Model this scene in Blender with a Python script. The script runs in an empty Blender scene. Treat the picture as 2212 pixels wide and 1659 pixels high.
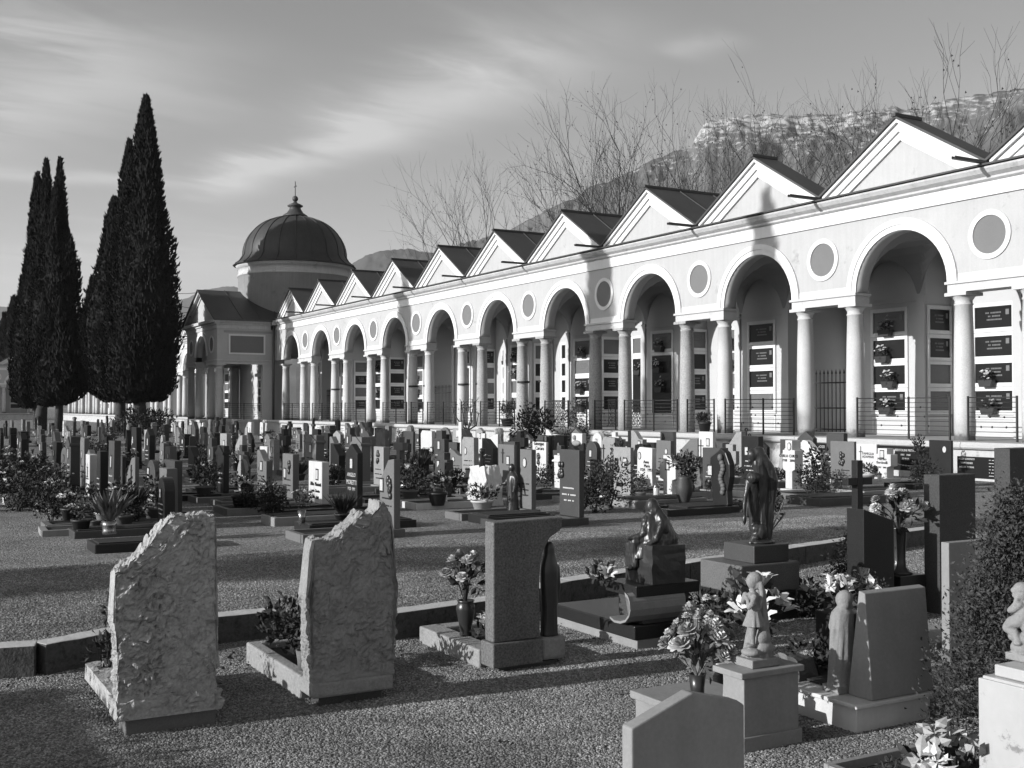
import bpy, bmesh, math, random
from mathutils import Vector, Matrix, noise
random.seed(7)
R = math.radians
scene = bpy.context.scene
COL = scene.collection

# ---------------------------------------------------------------- camera
EYE = 1.6
FPX, CXP, CYP = 2440.0, 1106.0, 829.5          # photograph measured on a 2212 x 1659 copy
PITCH = math.atan((880.0 - 829.5) / FPX)
cam = bpy.data.cameras.new("camera")
cam.sensor_width = 36.0
cam.lens = 36.0 * FPX / 2212.0
cam.clip_start, cam.clip_end = 0.1, 20000.0
camo = bpy.data.objects.new("camera", cam)
COL.objects.link(camo)
camo.location = (0, 0, EYE)
camo.rotation_euler = (math.pi / 2 + PITCH, 0, 0)
scene.camera = camo

# arcade / grave axes: EX runs along the arcade towards the right of the picture, EY into it
AX = math.atan2(-0.870, 0.4925)
EX = Vector((math.cos(AX), math.sin(AX), 0))
EY = Vector((-math.sin(AX), math.cos(AX), 0))
ORG = Vector((10.82, 25.5, 0))
SUN_DEV, SUN_EL = R(4.5), R(16.5)
SDIR = EY * math.cos(SUN_DEV) + EX * math.sin(SUN_DEV)     # horizontal way the light travels

# ---------------------------------------------------------------- sky and sun
SKY_STRENGTH = 0.145
SUN_STRENGTH = 5.0
world = bpy.data.worlds.new("World")
scene.world = world
world.use_nodes = True
nt = world.node_tree
nt.nodes.clear()
def nd(t, **kw):
    n = nt.nodes.new(t)
    for k, v in kw.items():
        setattr(n, k, v)
    return n
LK = lambda a, b: nt.links.new(a, b)
out = nd("ShaderNodeOutputWorld")
bg = nd("ShaderNodeBackground")
sky = nd("ShaderNodeTexSky", sky_type='NISHITA', sun_disc=False)
sky.sun_elevation = SUN_EL
to_sun = -SDIR
sky.sun_rotation = math.atan2(to_sun.x, to_sun.y)
sky.air_density, sky.dust_density, sky.ozone_density = 1.0, 0.6, 1.0
sep = nd("ShaderNodeSeparateColor")
LK(sky.outputs[0], sep.inputs[0])
def mth(op, a, b=None, c=None):
    n = nd("ShaderNodeMath", operation=op)
    for i, x in enumerate((a, b, c)):
        if x is None: continue
        if isinstance(x, (int, float)): n.inputs[i].default_value = x
        else: LK(x, n.inputs[i])
    return n.outputs[0]
# black and white film behind an orange filter: mostly the red of the sky
grey = mth('ADD', mth('MULTIPLY', sep.outputs[0], 1.0), mth('MULTIPLY', sep.outputs[1], 0.0))
# thin cloud veils on a flat cloud layer
tc = nd("ShaderNodeTexCoord")
sx = nd("ShaderNodeSeparateXYZ"); LK(tc.outputs['Generated'], sx.inputs[0])
zc = mth('ADD', mth('MAXIMUM', sx.outputs[2], 0.0), 0.10)
u = mth('DIVIDE', sx.outputs[0], zc); v = mth('DIVIDE', sx.outputs[1], zc)
# long streak axis: rotated cloud coordinates
CA = R(-38)
ur = mth('ADD', mth('MULTIPLY', u, math.cos(CA)), mth('MULTIPLY', v, -math.sin(CA)))
vr = mth('ADD', mth('MULTIPLY', u, math.sin(CA)), mth('MULTIPLY', v, math.cos(CA)))
cmb = nd("ShaderNodeCombineXYZ"); LK(mth('MULTIPLY', ur, 0.42), cmb.inputs[0]); LK(mth('MULTIPLY', vr, 1.1), cmb.inputs[1])
n1 = nd("ShaderNodeTexNoise"); n1.inputs['Scale'].default_value = 1.0; n1.inputs['Detail'].default_value = 7; n1.inputs['Roughness'].default_value = .52
n1.inputs['Distortion'].default_value = 0.35
LK(cmb.outputs[0], n1.inputs['Vector'])
mr = nd("ShaderNodeMapRange", interpolation_type='SMOOTHSTEP'); LK(n1.outputs[0], mr.inputs[0])
mr.inputs[1].default_value, mr.inputs[2].default_value = 0.47, 0.74
n2 = nd("ShaderNodeTexNoise"); n2.inputs['Scale'].default_value = 1.7; n2.inputs['Detail'].default_value = 5
n3 = nd("ShaderNodeTexNoise"); n3.inputs['Scale'].default_value = 4.5; n3.inputs['Detail'].default_value = 8; n3.inputs['Roughness'].default_value = .6; n3.inputs['Distortion'].default_value = .6
LK(cmb.outputs[0], n2.inputs['Vector']); LK(cmb.outputs[0], n3.inputs['Vector'])
def veil(u0, v0, u1, v1, wid, lo, hi, grow=0.):
    # soft ragged band of cloud along a line of the cloud layer, widening by grow towards its far end
    L_ = math.hypot(u1-u0, v1-v0); dx, dy = (u1-u0)/L_, (v1-v0)/L_
    du, dv = mth('SUBTRACT', u, u0), mth('SUBTRACT', v, v0)
    al = mth('ADD', mth('MULTIPLY', du, dx), mth('MULTIPLY', dv, dy)); pe = mth('ADD', mth('MULTIPLY', du, -dy), mth('MULTIPLY', dv, dx))
    pe = mth('ADD', pe, mth('MULTIPLY', mth('SUBTRACT', n2.outputs[0], .5), wid*3.0))
    pe = mth('ADD', pe, mth('MULTIPLY', mth('SUBTRACT', n3.outputs[0], .5), wid*2.6))
    wd = mth('ADD', wid, mth('MULTIPLY', mth('MAXIMUM', al, 0.), grow/L_)); pe = mth('DIVIDE', pe, wd)
    g = mth('POWER', 2.718, mth('MULTIPLY', mth('MULTIPLY', pe, pe), -1.0))
    e = nd("ShaderNodeMapRange", interpolation_type='SMOOTHSTEP'); LK(al, e.inputs[0]); e.inputs[1].default_value, e.inputs[2].default_value = -.2*L_, L_*.2
    e2 = nd("ShaderNodeMapRange", interpolation_type='SMOOTHSTEP'); LK(al, e2.inputs[0]); e2.inputs[1].default_value, e2.inputs[2].default_value = L_*.7, L_*1.2; e2.inputs[3].default_value, e2.inputs[4].default_value = 1, 0
    k = mth('MULTIPLY', mth('MULTIPLY', g, e.outputs[0]), e2.outputs[0])
    return mth('MULTIPLY', k, mth('MAXIMUM', mth('ADD', lo, mth('MULTIPLY', mth('SUBTRACT', n3.outputs[0], .3), hi)), 0.))
def uv_(px, py):
    c, e = (px-CXP)/FPX, (CYP-py)/FPX; d = Vector((c, math.cos(PITCH)-math.sin(PITCH)*e, math.sin(PITCH)+math.cos(PITCH)*e)).normalized()
    return d.x/(d.z+.1), d.y/(d.z+.1)
v1 = veil(*uv_(480, 418), *uv_(1260, 90), .085, .30, 1.9, .13)
v2 = veil(*uv_(-150, 330), *uv_(330, 60), .26, .20, 1.5)
v3 = veil(*uv_(-300, 360), *uv_(470, 405), .06, .20, 1.2)
v4 = veil(*uv_(-100, 620), *uv_(640, 520), .40, .10, 1.0)
v5 = veil(*uv_(1480, 130), *uv_(1600, 80), .06, .05, .6)
cl = mth('MINIMUM', mth('ADD', mth('ADD', mth('MULTIPLY', mr.outputs[0], 0.06), mth('ADD', v1, v2)), mth('ADD', v5, mth('ADD', v3, v4))), .75)
# every cloud scatters the same low sun: its own brightness
mixn = mth('ADD', mth('MULTIPLY', grey, mth('SUBTRACT', 1.0, cl)), mth('MULTIPLY', cl, 4.1))
ccol = nd("ShaderNodeCombineColor")
for i in range(3): LK(mixn, ccol.inputs[i])
LK(ccol.outputs[0], bg.inputs[0])
bg.inputs[1].default_value = SKY_STRENGTH
LK(bg.outputs[0], out.inputs[0])

sl = bpy.data.lights.new("sun", 'SUN')
sl.energy = SUN_STRENGTH
sl.angle = R(0.5)
sl.color = (1.0, 1.0, 1.0)
so = bpy.data.objects.new("sun", sl)
COL.objects.link(so)
ldir = Vector((SDIR.x * math.cos(SUN_EL), SDIR.y * math.cos(SUN_EL), -math.sin(SUN_EL)))
so.rotation_euler = ldir.to_track_quat('-Z', 'Y').to_euler()
so.location = (-40, -20, 30)

vs = scene.view_settings
vs.view_transform = 'Standard'; vs.look = 'None'; vs.exposure = 0.36; vs.gamma = 1.0
vs.use_curve_mapping = False
scene.cycles.max_bounces = 6
scene.cycles.diffuse_bounces = 1
scene.cycles.volume_bounces = 0

# ---------------------------------------------------------------- pixel helpers (place things on the ground seen in the photo)
_cp, _sp = math.cos(PITCH), math.sin(PITCH)
def ray(px, py):
    c, s = (px - CXP) / FPX, (CYP - py) / FPX
    return Vector((c, _cp - _sp * s, _sp + _cp * s))
def G(px, py, z=0.0):
    r = ray(px, py); t = (z - EYE) / r.z
    return Vector((0, 0, EYE)) + r * t
def at(px, py, depth):
    r = ray(px, py)
    return Vector((0, 0, EYE)) + r * (depth / r.y)
def loc2w(x, y, z=0.0): return ORG + EX * x + EY * y + Vector((0, 0, z))
def w2loc(p): d = p - ORG; return d.dot(EX), d.dot(EY)
def proj(p):
    d = p - Vector((0, 0, EYE)); f = d.y * _cp + d.z * _sp; up = d.z * _cp - d.y * _sp
    return CXP + FPX * d.x / f, CYP - FPX * up / f

# ---------------------------------------------------------------- mesh builder
class MB:
    def __init__(s): s.v = []; s.f = []; s.sm = []
    def add(s, vs_, fs, smooth=False, M=None):
        o = len(s.v)
        s.v.extend([tuple(M @ Vector(p)) for p in vs_] if M is not None else [tuple(p) for p in vs_])
        s.f.extend([tuple(i + o for i in f) for f in fs]); s.sm.extend([smooth] * len(fs))
        return s
    def box(s, x0, x1, y0, y1, z0, z1, M=None):
        v_ = [(x0,y0,z0),(x1,y0,z0),(x1,y1,z0),(x0,y1,z0),(x0,y0,z1),(x1,y0,z1),(x1,y1,z1),(x0,y1,z1)]
        return s.add(v_, [(3,2,1,0),(4,5,6,7),(0,1,5,4),(1,2,6,5),(2,3,7,6),(3,0,4,7)], False, M)
    def prism(s, poly, t0, t1, axis='y', M=None, smooth=False):
        n = len(poly)
        if axis == 'y': q = lambda a, b, t: (a, t, b)
        elif axis == 'x': q = lambda a, b, t: (t, a, b)
        else: q = lambda a, b, t: (a, b, t)
        v_ = [q(a, b, t0) for a, b in poly] + [q(a, b, t1) for a, b in poly]
        f = [tuple(range(n)), tuple(range(2*n-1, n-1, -1))] + [(i, i+n, (i+1) % n + n, (i+1) % n) for i in range(n)]
        return s.add(v_, f, smooth, M)
    def lathe(s, prof, n=16, M=None, cap=True, smooth=True):
        v_ = []; f = []
        for r, z in prof:
            for i in range(n):
                a = 2*math.pi*i/n; v_.append((r*math.cos(a), r*math.sin(a), z))
        for j in range(len(prof)-1):
            for i in range(n):
                f.append((j*n+i, j*n+(i+1) % n, (j+1)*n+(i+1) % n, (j+1)*n+i))
        s.add(v_, f, smooth, M)
        if cap:
            s.add(v_[:n], [tuple(range(n-1, -1, -1))], False, M)
            s.add(v_[-n:], [tuple(range(n))], False, M)
        return s
    def tube(s, pts, rad, n=6, M=None, smooth=True, cap=True):
        pts = [Vector(p) for p in pts]; v_ = []; f = []
        m = len(pts)
        if isinstance(rad, (int, float)): rad = [rad]*m
        up = Vector((0.13, 0.31, 0.94))
        for j, p in enumerate(pts):
            d = (pts[min(j+1, m-1)] - pts[max(j-1, 0)])
            if d.length < 1e-9: d = Vector((0,0,1))
            d.normalize()
            a = d.cross(up)
            if a.length < .05: a = d.cross(Vector((1,0,0)))
            a.normalize(); b = d.cross(a)
            for i in range(n):
                t = 2*math.pi*i/n
                v_.append(p + a*(rad[j]*math.cos(t)) + b*(rad[j]*math.sin(t)))
        for j in range(m-1):
            for i in range(n):
                f.append((j*n+i, j*n+(i+1) % n, (j+1)*n+(i+1) % n, (j+1)*n+i))
        if cap:
            f.append(tuple(range(n-1, -1, -1))); f.append(tuple((m-1)*n+i for i in range(n)))
        return s.add(v_, f, smooth, M)
    def ball(s, c, r, n=10, m=7, M=None, rot=None):
        if isinstance(r, (int, float)): r = (r, r, r)
        v_ = []; f = []
        for j in range(m+1):
            th = math.pi*j/m
            for i in range(n):
                a = 2*math.pi*i/n
                p = Vector((r[0]*math.sin(th)*math.cos(a), r[1]*math.sin(th)*math.sin(a), -r[2]*math.cos(th)))
                if rot: p = rot @ p
                v_.append(p + Vector(c))
        for j in range(m):
            for i in range(n):
                f.append((j*n+i, j*n+(i+1) % n, (j+1)*n+(i+1) % n, (j+1)*n+i))
        return s.add(v_, f, True, M)
    def mesh(s, name, mat=None, bevel=0.0, recalc=True, seg=2):
        me = bpy.data.meshes.new(name)
        me.from_pydata(s.v, [], s.f)
        me.polygons.foreach_set('use_smooth', s.sm)
        if bevel or recalc:
            bm = bmesh.new(); bm.from_mesh(me)
            bmesh.ops.remove_doubles(bm, verts=bm.verts, dist=1e-5)
            if recalc: bmesh.ops.recalc_face_normals(bm, faces=bm.faces)
            if bevel:
                es = [e for e in bm.edges if len(e.link_faces) == 2 and e.calc_face_angle(0) > R(28)]
                bmesh.ops.bevel(bm, geom=es, offset=bevel, segments=seg, affect='EDGES', profile=.5, clamp_overlap=True)
            bm.to_mesh(me); bm.free()
        if mat: me.materials.append(mat)
        return me
    def build(s, name, mat=None, parent=None, loc=None, rotz=None, **kw):
        return obj(name, s.mesh(name, mat, **kw), parent, loc, rotz)

def obj(name, me, parent=None, loc=None, rotz=None):
    o = bpy.data.objects.new(name, me); COL.objects.link(o)
    if parent: o.parent = parent
    if loc is not None: o.location = loc
    if rotz is not None: o.rotation_euler = (0, 0, rotz)
    return o
def thing(name, label, cat, loc=(0,0,0), rotz=0.0, group=None):
    o = bpy.data.objects.new(name, None); COL.objects.link(o)
    o.empty_display_size = .1
    o.location = loc; o.rotation_euler = (0, 0, rotz)
    o['label'] = label; o['category'] = cat
    if group: o['group'] = group
    return o
def tag(o, label, cat, group=None):
    o['label'] = label; o['category'] = cat
    if group: o['group'] = group
    return o
def struct(o, kind='structure'): o['kind'] = kind; return o
def dup(root, loc=None, rotz=None, label=None, group=None):
    r = root.copy(); COL.objects.link(r)
    if loc is not None: r.location = loc
    if rotz is not None: r.rotation_euler = (0, 0, rotz)
    if label: r['label'] = label
    if group: r['group'] = group
    for ch in list(root.children):
        c = ch.copy(); COL.objects.link(c); c.parent = r
        for g in list(ch.children):
            d = g.copy(); COL.objects.link(d); d.parent = c
    return r

# ---------------------------------------------------------------- materials (black and white photograph: greys)
MATS = {}
def mat(name, val, rough=.8, var=.25, scale=4.0, fine=.0, fscale=60., bump=.0, bscale=40., spec=.35, metal=0., streak=0., dark=None, cut=(.45,.62), coord='pos', grime=None):
    """grey principled; var = broad stain contrast, fine = speckle contrast, streak = vertical weather runs, dark = patches of a second grey"""
    if name in MATS: return MATS[name]
    m = bpy.data.materials.new(name); m.use_nodes = True
    t = m.node_tree; N = t.nodes; L = t.links
    b = N['Principled BSDF']
    b.inputs['Roughness'].default_value = rough
    b.inputs['Specular IOR Level'].default_value = spec
    b.inputs['Metallic'].default_value = metal
    geo = N.new('ShaderNodeNewGeometry')
    if coord == 'obj':
        tcn = N.new('ShaderNodeTexCoord'); P = tcn.outputs['Object']
    else: P = geo.outputs['Position']
    def M_(op, a, b_=None):
        n = N.new('ShaderNodeMath'); n.operation = op
        for i, x in enumerate((a, b_)):
            if x is None: continue
            if isinstance(x, (int, float)): n.inputs[i].default_value = x
            else: L.new(x, n.inputs[i])
        return n.outputs[0]
    def noi(sc, det=4, vec=None, ro=.55):
        n = N.new('ShaderNodeTexNoise'); n.inputs['Scale'].default_value = sc; n.inputs['Detail'].default_value = det; n.inputs['Roughness'].default_value = ro
        L.new(vec or P, n.inputs['Vector']); return n.outputs[0]
    k = None
    if var: k = M_('ADD', M_('MULTIPLY', M_('SUBTRACT', noi(scale, 5, ro=.65), .5), var*2.4), 1.0)
    if fine:
        f = M_('ADD', M_('MULTIPLY', M_('SUBTRACT', noi(fscale, 2), .5), fine*3.2), 1.0)
        k = M_('MULTIPLY', k, f) if k is not None else f
    if streak:
        mp = N.new('ShaderNodeMapping'); mp.inputs['Scale'].default_value = (1, 1, .07); L.new(P, mp.inputs[0])
        f = M_('ADD', M_('MULTIPLY', M_('SUBTRACT', noi(9, 4, mp.outputs[0]), .5), streak*3), 1.0)
        k = M_('MULTIPLY', k, f) if k is not None else f
    if grime is not None:   # damp moss creeping up from the foot
        sz = N.new('ShaderNodeSeparateXYZ'); L.new(geo.outputs['Position'], sz.inputs[0])
        r = N.new('ShaderNodeMapRange'); r.interpolation_type = 'SMOOTHSTEP'
        L.new(M_('SUBTRACT', sz.outputs[2], M_('MULTIPLY', noi(7, 5), .34)), r.inputs[0]); r.inputs[1].default_value, r.inputs[2].default_value = grime-.12, grime+.02; r.inputs[3].default_value, r.inputs[4].default_value = .38, 1
        k = M_('MULTIPLY', k, r.outputs[0])
    base = val
    if dark is not None:
        r = N.new('ShaderNodeMapRange'); L.new(noi(scale*2.2, 6, ro=.7), r.inputs[0]); r.inputs[1].default_value, r.inputs[2].default_value = cut
        base = M_('ADD', val, M_('MULTIPLY', r.outputs[0], dark-val))
    if k is not None:
        c = M_('MULTIPLY', base, k) if not isinstance(base, float) or True else base
        c = M_('MINIMUM', M_('MAXIMUM', c, .004), .9)
        cc = N.new('ShaderNodeCombineColor')
        for i in range(3): L.new(c, cc.inputs[i])
        L.new(cc.outputs[0], b.inputs['Base Color'])
    else: b.inputs['Base Color'].default_value = (val, val, val, 1)
    if bump:
        bn = N.new('ShaderNodeBump'); bn.inputs['Strength'].default_value = min(1, bump); bn.inputs['Distance'].default_value = .02
        L.new(noi(bscale, 5, ro=.6), bn.inputs['Height']); L.new(bn.outputs[0], b.inputs['Normal'])
    MATS[name] = m
    return m
plaster = mat('plaster_wall', 0.43, .9, .10, .8, .05, 30, .15, 50, streak=.06, dark=.32, cut=(.62,.70))
trim = mat('white_trim', 0.68, .85, .06, 1.2, .03, 40, .1, 40, streak=.05)
trim_old = mat('weathered_cornice', 0.48, .9, .16, 1.6, .06, 40, .2, 30, streak=.12, dark=.34, cut=(.56,.70))
inner_pl = mat('inner_plaster', 0.50, .9, .08, 1.0, .03, 30, .1, 40)
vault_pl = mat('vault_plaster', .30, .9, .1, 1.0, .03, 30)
grey_disc = mat('medallion_grey', .17, .9, .1, 1.5, .05, 30)
col_stone = mat('column_stone', 0.50, .7, .12, 2.5, .16, 38, .15, 60, streak=.07, grime=.86)
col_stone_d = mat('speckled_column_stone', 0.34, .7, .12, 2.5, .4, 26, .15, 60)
floor_stone = mat('walkway_stone', 0.42, .8, .15, 1.5, .1, 40, .2, 30)
plinth_stone = mat('plinth_stone', 0.46, .85, .14, 1.2, .1, 30, .25, 25, streak=.1, dark=.22, cut=(.55,.68))
roof_metal = mat('roof_metal', .06, .55, .3, 1.0, .1, 20, .1, 10, spec=.4, streak=.15)
dome_metal = mat('dome_metal', .05, .5, .3, .8, .1, 20, .05, 10, spec=.4, streak=.2)
iron = mat('dark_iron', .025, .55, .2, 10)
plaque_blk = mat('black_granite', .016, .3, .2, 3, .3, 120, spec=.18)
plaque_gry = mat('grey_slab', .13, .5, .12, 3, .1, 80)
glass_dk = mat('dark_glass', .015, .12, 0, spec=.5)
void_dk = mat('dark_doorway', .03, .9, .1, 2)
# ---------------------------------------------------------------- ground
L_BAY = 5.16
FL = 0.83                         # arcade floor
def grid_sheet(name, x0, x1, y0, y1, z, m, n=2):
    b = MB(); vs_ = []; fs = []
    for j in range(n+1):
        for i in range(n+1): vs_.append((x0+(x1-x0)*i/n, y0+(y1-y0)*j/n, z))
    for j in range(n):
        for i in range(n): a = j*(n+1)+i; fs.append((a, a+1, a+n+2, a+n+1))
    b.add(vs_, fs); return b.build(name, m, recalc=False)

def ground_material():
    m = bpy.data.materials.new('gravel_ground'); m.use_nodes = True
    t = m.node_tree; N = t.nodes; L = t.links; b = N['Principled BSDF']
    b.inputs['Roughness'].default_value = .95; b.inputs['Specular IOR Level'].default_value = .15
    geo = N.new('ShaderNodeNewGeometry')
    v1 = N.new('ShaderNodeTexVoronoi'); v1.inputs['Scale'].default_value = 55; L.new(geo.outputs['Position'], v1.inputs['Vector'])
    n2 = N.new('ShaderNodeTexNoise'); n2.inputs['Scale'].default_value = 1.3; n2.inputs['Detail'].default_value = 5; L.new(geo.outputs['Position'], n2.inputs['Vector'])
    n3 = N.new('ShaderNodeTexNoise'); n3.inputs['Scale'].default_value = 22; n3.inputs['Detail'].default_value = 3; L.new(geo.outputs['Position'], n3.inputs['Vector'])
    sp = N.new('ShaderNodeSeparateColor'); L.new(v1.outputs['Color'], sp.inputs[0])
    def M_(op, a, b_):
        n = N.new('ShaderNodeMath'); n.operation = op
        for i, x in enumerate((a, b_)):
            if isinstance(x, (int, float)): n.inputs[i].default_value = x
            else: L.new(x, n.inputs[i])
        return n.outputs[0]
    k = M_('ADD', M_('MULTIPLY', sp.outputs[0], .22), .10)
    k = M_('MULTIPLY', k, M_('ADD', M_('MULTIPLY', n2.outputs[0], .9), .55))
    k = M_('MULTIPLY', k, M_('ADD', M_('MULTIPLY', n3.outputs[0], 1.0), .5))
    cc = N.new('ShaderNodeCombineColor')
    for i in range(3): L.new(k, cc.inputs[i])
    L.new(cc.outputs[0], b.inputs['Base Color'])
    bp = N.new('ShaderNodeBump'); bp.inputs['Strength'].default_value = .9; bp.inputs['Distance'].default_value = .012; bp.invert = True
    L.new(M_('ADD', v1.outputs['Distance'], M_('MULTIPLY', n3.outputs[0], -.6)), bp.inputs['Height']); L.new(bp.outputs[0], b.inputs['Normal'])
    return m
gmat = ground_material()
struct(grid_sheet('ground', -6000, 6000, -3000, 9000, 0.0, gmat, 40))

# ---------------------------------------------------------------- arcade bays
PW = 1.15            # half width of a pier block
AR = L_BAY/2 - PW    # arch radius
ZI0, ZS, ZW, ZC = 4.28, 4.54, 6.45, 7.05
HB = L_BAY/2
def arc(r, z0, a0, a1, n, cx=0.0):
    return [(cx + r*math.cos(a0+(a1-a0)*i/n), z0 + r*math.sin(a0+(a1-a0)*i/n)) for i in range(n+1)]
def ring(mb, r0, r1, z0, y0, y1, a0=0., a1=math.pi, n=24, cx=0.):
    """flat moulding bent along an arc"""
    ps = []
    for i in range(n+1):
        a = a0+(a1-a0)*i/n; c, s_ = math.cos(a), math.sin(a)
        ps.append([(cx+r0*c, y0, z0+r0*s_), (cx+r1*c, y0, z0+r1*s_), (cx+r1*c, y1, z0+r1*s_), (cx+r0*c, y1, z0+r0*s_)])
    vs_ = [q for p in ps for q in p]; fs = []
    for i in range(n):
        a = i*4; b = a+4
        for k in range(4): fs.append((a+k, a+(k+1) % 4, b+(k+1) % 4, b+k))
    if abs(a1-a0) < 6.28:
        fs += [(0,1,2,3), (n*4+3, n*4+2, n*4+1, n*4)]
    return mb.add(vs_, fs)

BM = {}
def bay_meshes():
    # facade wall of one bay with its arch opening, 0.45 thick
    n = 26; b = MB()
    up = arc(AR, ZS, math.pi, 0, n)
    top = [(-HB + 2*HB*i/n, ZW) for i in range(n+1)]
    for y, fl in ((0.0, False), (.45, True)):
        vs_ = [(x, y, z) for x, z in up] + [(x, y, z) for x, z in top]
        b.add(vs_, [(i, i+1, n+2+i, n+1+i) if not fl else (n+1+i, n+2+i, i+1, i) for i in range(n)])
        b.add([(-HB,y,ZS), (-AR,y,ZS), (-HB,y,ZW)], [(0,1,2)]); b.add([(AR,y,ZS), (HB,y,ZS), (HB,y,ZW)], [(0,1,2)])
    vs_ = [(x, 0, z) for x, z in up] + [(x, .45, z) for x, z in up]
    b.add(vs_, [(i, i+1, n+2+i, n+1+i) for i in range(n)], True)
    b.add([(-HB,0,ZS),(-AR,0,ZS),(-AR,.45,ZS),(-HB,.45,ZS)], [(0,1,2,3)]); b.add([(AR,0,ZS),(HB,0,ZS),(HB,.45,ZS),(AR,.45,ZS)], [(0,1,2,3)])
    BM['facade_wall'] = b.mesh('facade_wall', plaster)
    b = MB(); ring(b, AR-.012, AR+.13, ZS+.004, -.03, .02); ring(b, AR+.13, AR+.28, ZS+.004, -.055, .02)
    BM['archivolt'] = b.mesh('archivolt', trim)
    b = MB()   # painted white band under the wall field and the frieze above
    b.box(-(HB-AR-.28)+.0005, HB-AR-.28-.0005, -.012, .01, ZS+.004, ZS+.17)
    BM['band'] = b.mesh('band', trim)
    b = MB(); b.box(-HB, HB, -.05, .3, ZW-.05, ZW+.27)
    BM['frieze'] = b.mesh('frieze', trim)
    # cornice profile swept along the bay
    b = MB(); b.prism([(.3, ZW+.27), (-.07, ZW+.27), (-.13, ZW+.31), (-.13, ZW+.36), (-.24, ZW+.43), (-.30, ZW+.52), (-.30, ZW+.56), (.3, ZW+.58)], -HB, HB, 'x')
    BM['cornice'] = b.mesh('cornice', trim_old)
    b = MB(); b.box(-HB, HB, -.36, .30, ZW+.585, ZW+.625)
    BM['gutter'] = b.mesh('gutter', roof_metal)
    # gable
    zg0, zg1, hw = 7.075, 8.60, 2.5
    b = MB(); b.prism([(-hw, zg0), (hw, zg0), (0, zg1)], .10, .3, 'y')
    BM['tympanum'] = b.mesh('tympanum', plaster)
    b = MB()
    sl_ = (zg1-zg0)/hw; ca = math.atan(sl_)
    for s_ in (-1, 1):
        for d0, d1, y0, cutx in ((-.34, -.161, .035, .34/sl_*.86), (-.16, .02, -.02, 0), (.021, .10, -.10, 0)):
            o0, o1 = d0/math.cos(ca), d1/math.cos(ca)
            if cutx: b.prism([(s_*(hw+o0/sl_), zg0+.001), (0, zg1+o0), (0, zg1+o1), (s_*(hw+o1/sl_), zg0+.001)], y0, .12, 'y')
            else: b.prism([(s_*hw, zg0+o0), (0, zg1+o0), (0, zg1+o1), (s_*hw, zg0+o1)], y0, .12, 'y')
    BM['raking_cornice'] = b.mesh('raking_cornice', trim)
    # roof: two slopes with standing seams
    def roofm(YR):
        b = MB()
        for s_ in (-1, 1):
            o0, o1 = .105/math.cos(ca), .16/math.cos(ca)
            b.prism([(s_*(hw+.08), zg0+o0-.08*sl_), (0, zg1+o0), (0, zg1+o1), (s_*(hw+.08), zg0+o1-.08*sl_)], -.16, YR, 'y')
            for yy in (1.2, 2.6, 4.0):
                if yy < YR: b.prism([(s_*hw, zg0+o1), (0, zg1+o1), (0, zg1+o1+.03), (s_*hw, zg0+o1+.03)], yy, yy+.03, 'y')
        b.box(-.07, .07, -.2, YR, zg1+o1-.03, zg1+o1+.05); return b.mesh('roof', roof_metal)
    BM['roof'] = roofm(5.4); BM['roof_short'] = roofm(.75)
    b = MB(); b.box(-.05, .05, -1.2, .4, 7.10, 7.125); b.box(-.05, -.038, -1.2, .4, 7.125, 7.17); b.box(.038, .05, -1.2, .4, 7.125, 7.17)
    BM['water_spout'] = b.mesh('water_spout', iron)
    b = MB(); ring(b, .44, .56, 5.52, -.035, .02, 0, 2*math.pi, 40)
    BM['ring'] = b.mesh('ring', trim)
    b = MB(); b.prism([(.45*math.cos(2*math.pi*i/40), 5.52+.45*math.sin(2*math.pi*i/40)) for i in range(40)], -.008, .05, 'y')
    BM['medallion'] = b.mesh('medallion', grey_disc)
    b = MB(); b.box(-PW, PW, -.03, .48, ZI0+.005, ZS-.06); b.box(-PW-.05, PW+.05, -.075, .5, ZS-.06, ZS)
    BM['architrave'] = b.mesh('architrave', col_stone)
    def colm(m):
        b = MB(); h = ZI0-FL
        prof = [(.235, FL), (.238, FL+.25*h), (.232, FL+.45*h), (.218, FL+.7*h), (.198, ZI0-.30), (.215, ZI0-.29), (.215, ZI0-.26), (.198, ZI0-.255), (.198, ZI0-.19), (.245, ZI0-.11), (.262, ZI0-.095), (.262, ZI0-.08)]
        b.lathe(prof, 28); b.box(-.30, .30, -.30, .30, ZI0-.08, ZI0); return b.mesh('column', m)
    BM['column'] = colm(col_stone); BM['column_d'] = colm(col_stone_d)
    # vault over the walkway, a groined height field
    nx, ny = 60, 14; DB = 2.5; y0 = .45
    def zl(y):
        t = (y-y0)/(DB-y0)*2-1; return 4.66 + 1.32*math.sqrt(max(0, 1-t*t))
    def zx(x):
        a = 0
        if abs(x) < AR+.06: a = max(a, ZS + math.sqrt(max(0, (AR+.06)**2-x*x)))
        e = HB-abs(x)
        if e < .88: a = max(a, 4.68+math.sqrt(.88**2-e*e)*1.12)
        return max(a, 4.6)
    b = MB(); vs_ = []; fs = []
    for j in range(ny+1):
        y = y0+(DB-y0)*(1-math.cos(math.pi*j/ny))/2
        for i in range(nx+1):
            x = -HB+2*HB*i/nx; vs_.append((x, y, max(zl(y), zx(x))))
    for j in range(ny):
        for i in range(nx): a = j*(nx+1)+i; fs.append((a, a+nx+1, a+nx+2, a+1))
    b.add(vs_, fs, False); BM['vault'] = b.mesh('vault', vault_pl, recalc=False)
    RX = 1.34
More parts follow.
